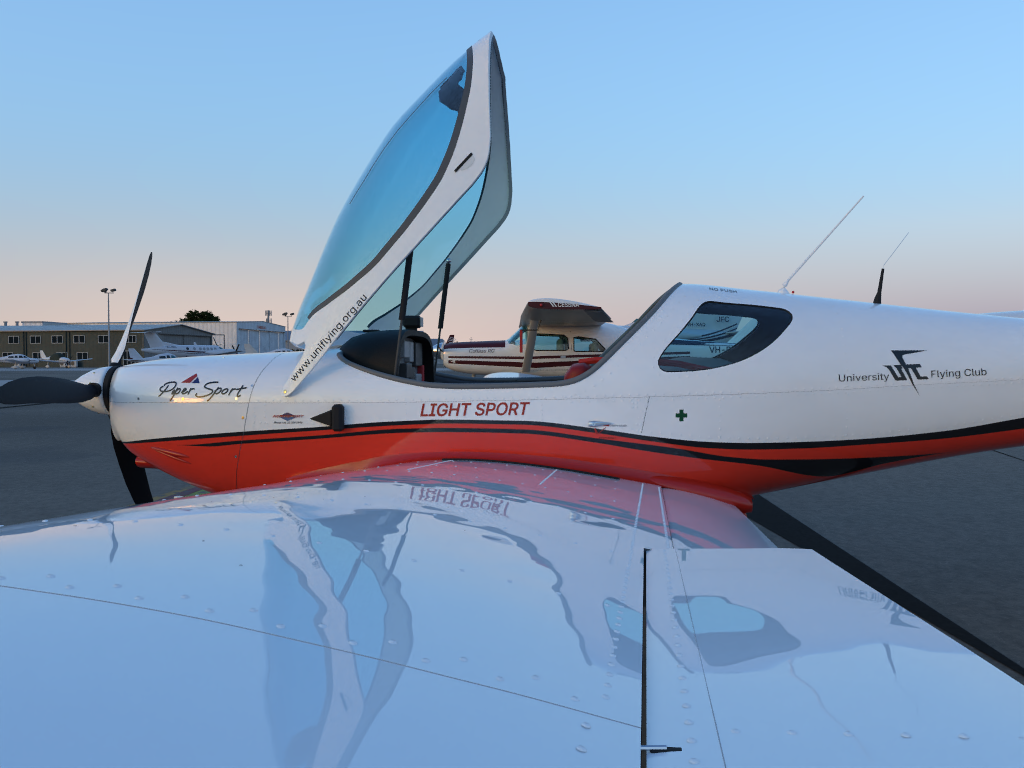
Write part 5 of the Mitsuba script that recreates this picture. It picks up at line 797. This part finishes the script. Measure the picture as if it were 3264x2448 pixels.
for sd in (1, -1):
    a = wing_skin(.30, RB, lambda l: FL(l) if l < LS else HL(l), 190 if sd > 0 else 30, 110 if sd > 0 else 40, 0.0, sd)
    k = part(pl, 'wing', a[0], 'wing_white', True, 'glossy white near wing' if sd > 0 else 'far wing'); wg = k if sd > 0 else wg
    part(k, 'lower_skin', a[1], 'white', True); part(k, 'rear_wall', a[2], 'seal_grey', False); [part(k, 'skin_edge', q, 'joint_grey', False) for q in a[3]]
    b = wing_skin(RB + .0001, 4.25, HL, 60 if sd > 0 else 10, 90 if sd > 0 else 40, -.0007, sd); part(k, 'outer_skin', b[0], 'wing_white', True); part(k, 'outer_lower_skin', b[1], 'white', True); part(k, 'outer_rear_wall', b[2], 'seal_grey', False); [part(k, 'tip_rib', q, 'white', False) for q in b[3]]
    # flap, a little down
    def surf(l0, l1, nose, tail, zn, ztl, th, nl=24, crown=.35, flat=0.0):
        rows = []
        for l in np.linspace(l0, l1, nl):
            x = XS; s = nose(l) + x * (tail(l) - nose(l)); zc_ = zn(l) + x * (ztl(l) - zn(l)) + flat * wave(s * .8, np.full_like(s, l)) - (.0052 * x * (1 - x) if flat else 0); u = th * 4 * (x + .08) * (1 - x) * .9; up_ = np.where(x < .06, np.sqrt(np.clip(x / .06, 0, 1)) * u, u)
            rows.append(np.vstack([MN.P(s, sd * l, zc_ + np.minimum(up_ * crown, .004 if flat else 9)), MN.P(s, sd * l, zc_ - up_ - .001)[-2:0:-1]]))
        return loft(rows)
    zw = lambda l, s: float(wing_pt(l, xfrac(l, s))[1])
    part(pl, 'flap', surf(.50, LS - .006, lambda l: FL(l) + .0008, lambda l: 2.955 - .066 * (l - .62), lambda l: zw(l, FL(l)) - .008, lambda l: WP['z0'] + WP['dih'] * (l - .6) - .012, .028), 'wing_white', 30, 'near flap' if sd > 0 else None)
    al = part(pl, 'aileron', surf(LS + .004, 4.24, lambda l: HL(l) + .0025, lambda l: 2.789 - .031 * (l - 2.3), lambda l: zw(l, HL(l)) - .006, lambda l: .876 + .066 * (l - 2.3), 0.030, 90, .2, .6), 'wing_white', 30, 'near aileron, slightly raised' if sd > 0 else None)
    if sd > 0:
        zt_ = lambda l, s: (zw(l, HL(l)) - .006) + (s - HL(l)) / .32 * (.876 + .066 * (l - 2.3) - zw(l, HL(l)) + .006) - .0052 * ((s - HL(l)) / .32) * (1 - (s - HL(l)) / .32) + min(.004, .2 * .03 * 3.6 * ((s - HL(l)) / .32 + .08) * (1 - (s - HL(l)) / .32))
        lr = np.arange(LS + .03, 4.0, .042); part(al, 'rivets', many([dome(MN.P(HL(l) + .038, l, zt_(l, HL(l) + .038)), Z3, .0042, .0016) for l in lr] + [dome(MN.P(s_, 3.36, zt_(3.36, s_)), Z3, .0042, .0014) for s_ in np.arange(HL(3.36) + .075, 2.74, .045)]), 'white', True, kind='stuff')
        ll = np.linspace(LS + .02, 4.2, 30); q = np.array([MN.P(HL(l) + .06, l, zt_(l, HL(l) + .06)) for l in ll]); part(al, 'skin_joint', tube(q, .0005, 6), 'joint_grey', True)
        part(al, 'hinge_slot', cbox((.026, .009, .004), .0018, MN.P(HL(3.40) + .018, 3.40, zt_(3.40, HL(3.40) + .02) - .0015), RM), 'rubber', False); part(al, 'hinge', tube([MN.P(HL(3.40) - .006, 3.40, zt_(3.4, HL(3.4)) + .001), MN.P(HL(3.40) + .018, 3.40, zt_(3.4, HL(3.4) + .018) + .001)], .0022, 8), 'steel')
rows = [(l_, x) for dl, o in ((.024, 0), (.052, .02)) for l_ in [RB - dl] for x in np.arange(.03 + o, .69, .046)]
rows += [(l_, x) for l_ in (.80, 1.14, 1.56, 2.0, 2.5, 2.95) for x in np.arange(.015, .70, .045)] + [(l_, .035) for l_ in np.arange(.66, 4.2, .055)] + [(l_, .27) for l_ in np.arange(.66, 1.5, .034)] + [(l_, .54) for l_ in np.arange(.66, 1.5, .034)]
rows += [(l_, float(xfrac(l_, 2.578 - .085 * (l_ - .7)))) for l_ in np.arange(.66, RB - .04, .034)] + [(l_, float(xfrac(l_, HL(l_) - .045))) for l_ in np.arange(RB + .03, 4.2, .05)] + [(l_, float(xfrac(l_, FL(l_) - .012))) for l_ in np.arange(.66, LS, .034)]
rows = np.array(rows); p, n = wing_n(rows[:, 0], rows[:, 1]); part(wg, 'rivets', many([dome(a, b, .0042, .0017) for a, b in zip(p, n)]), 'white', True, kind='stuff')
# root: red fairing rolled into the wing, thin dark lines laid along it
cs = np.array([(1.05, .74), (1.213, .796), (1.424, .856), (1.626, .885), (1.888, .895), (2.145, .882), (2.527, .826), (2.80, .765), (2.95, .72), (3.08, .665)]); fs = np.linspace(1.08, 3.08, 60); fz = PI_(*cs.T)(fs)
fr = []
for s_, z_ in zip(fs, fz):
    l0_ = float(MN.lat(s_, z_)); sw = np.clip((s_ - 1.42) / 1.54, 0.0, 1); zw_ = float(wing_pt(.62, np.clip(sw, .0, 1))[1]) - .004 if s_ > 1.44 else float(np.interp(s_, [1.05, 1.44], [z_ - .03, wing_pt(.62, 0)[1]]))
    zw_ = min(zw_, z_ - .012); q = np.linspace(0, 1, 9); dl = .055
    fr.append(MN.P(np.full(9, s_), l0_ - .006 + dl * (1 - np.cos(q * H2)) * 1.0 + .0, z_ - (z_ - zw_) * np.sin(q * H2)))
part(pl, 'root_fairing', tm(np.array(fr).reshape(-1, 3), grid_faces(60, 9)), 'red_fairing', True, 'red fairing where the wing meets the fuselage')
part(pl, 'fairing_tail', loft([MN.P(s_, .50 + .07 * k * np.cos(q40), z_ + .05 * k * np.sin(q40)) for s_, z_, k in ((2.50, .765, .7), (2.65, .742, .85), (2.8, .712, .95), (2.92, .685, .95), (3.00, .665, .82), (3.03, .658, .6), (3.035, .656, .1))]), 'red_fairing', True)
part(pl, 'root_strips', cat_([tube([(lambda s_, z_: MN.P(s_, lr_, z_ + .003))(*wing_pt(lr_, x)) for x in np.linspace(.24, .70, 14)], .0035, 6) for lr_ in (.640, .655, .670)]), 'rubber', True)
part(pl, 'boarding_step', tube([MN.P(2.99, .50, .65), MN.P(3.02, .52, .55), MN.P(3.03, .54, .42), MN.P(3.03, .66, .40)], .013, 10), 'red_fairing')
rng = np.random.default_rng(8); sp_l, sp_x = rng.uniform(1.6, 4.0, 26), rng.uniform(.15, .66, 26); p, n = wing_n(sp_l, sp_x)
part(wg, 'dirt_speck', many([dome(a, b, r_, .0004, 6) for a, b, r_ in zip(p, n, rng.uniform(.0010, .0026, 26))]), 'bark', False, kind='stuff')
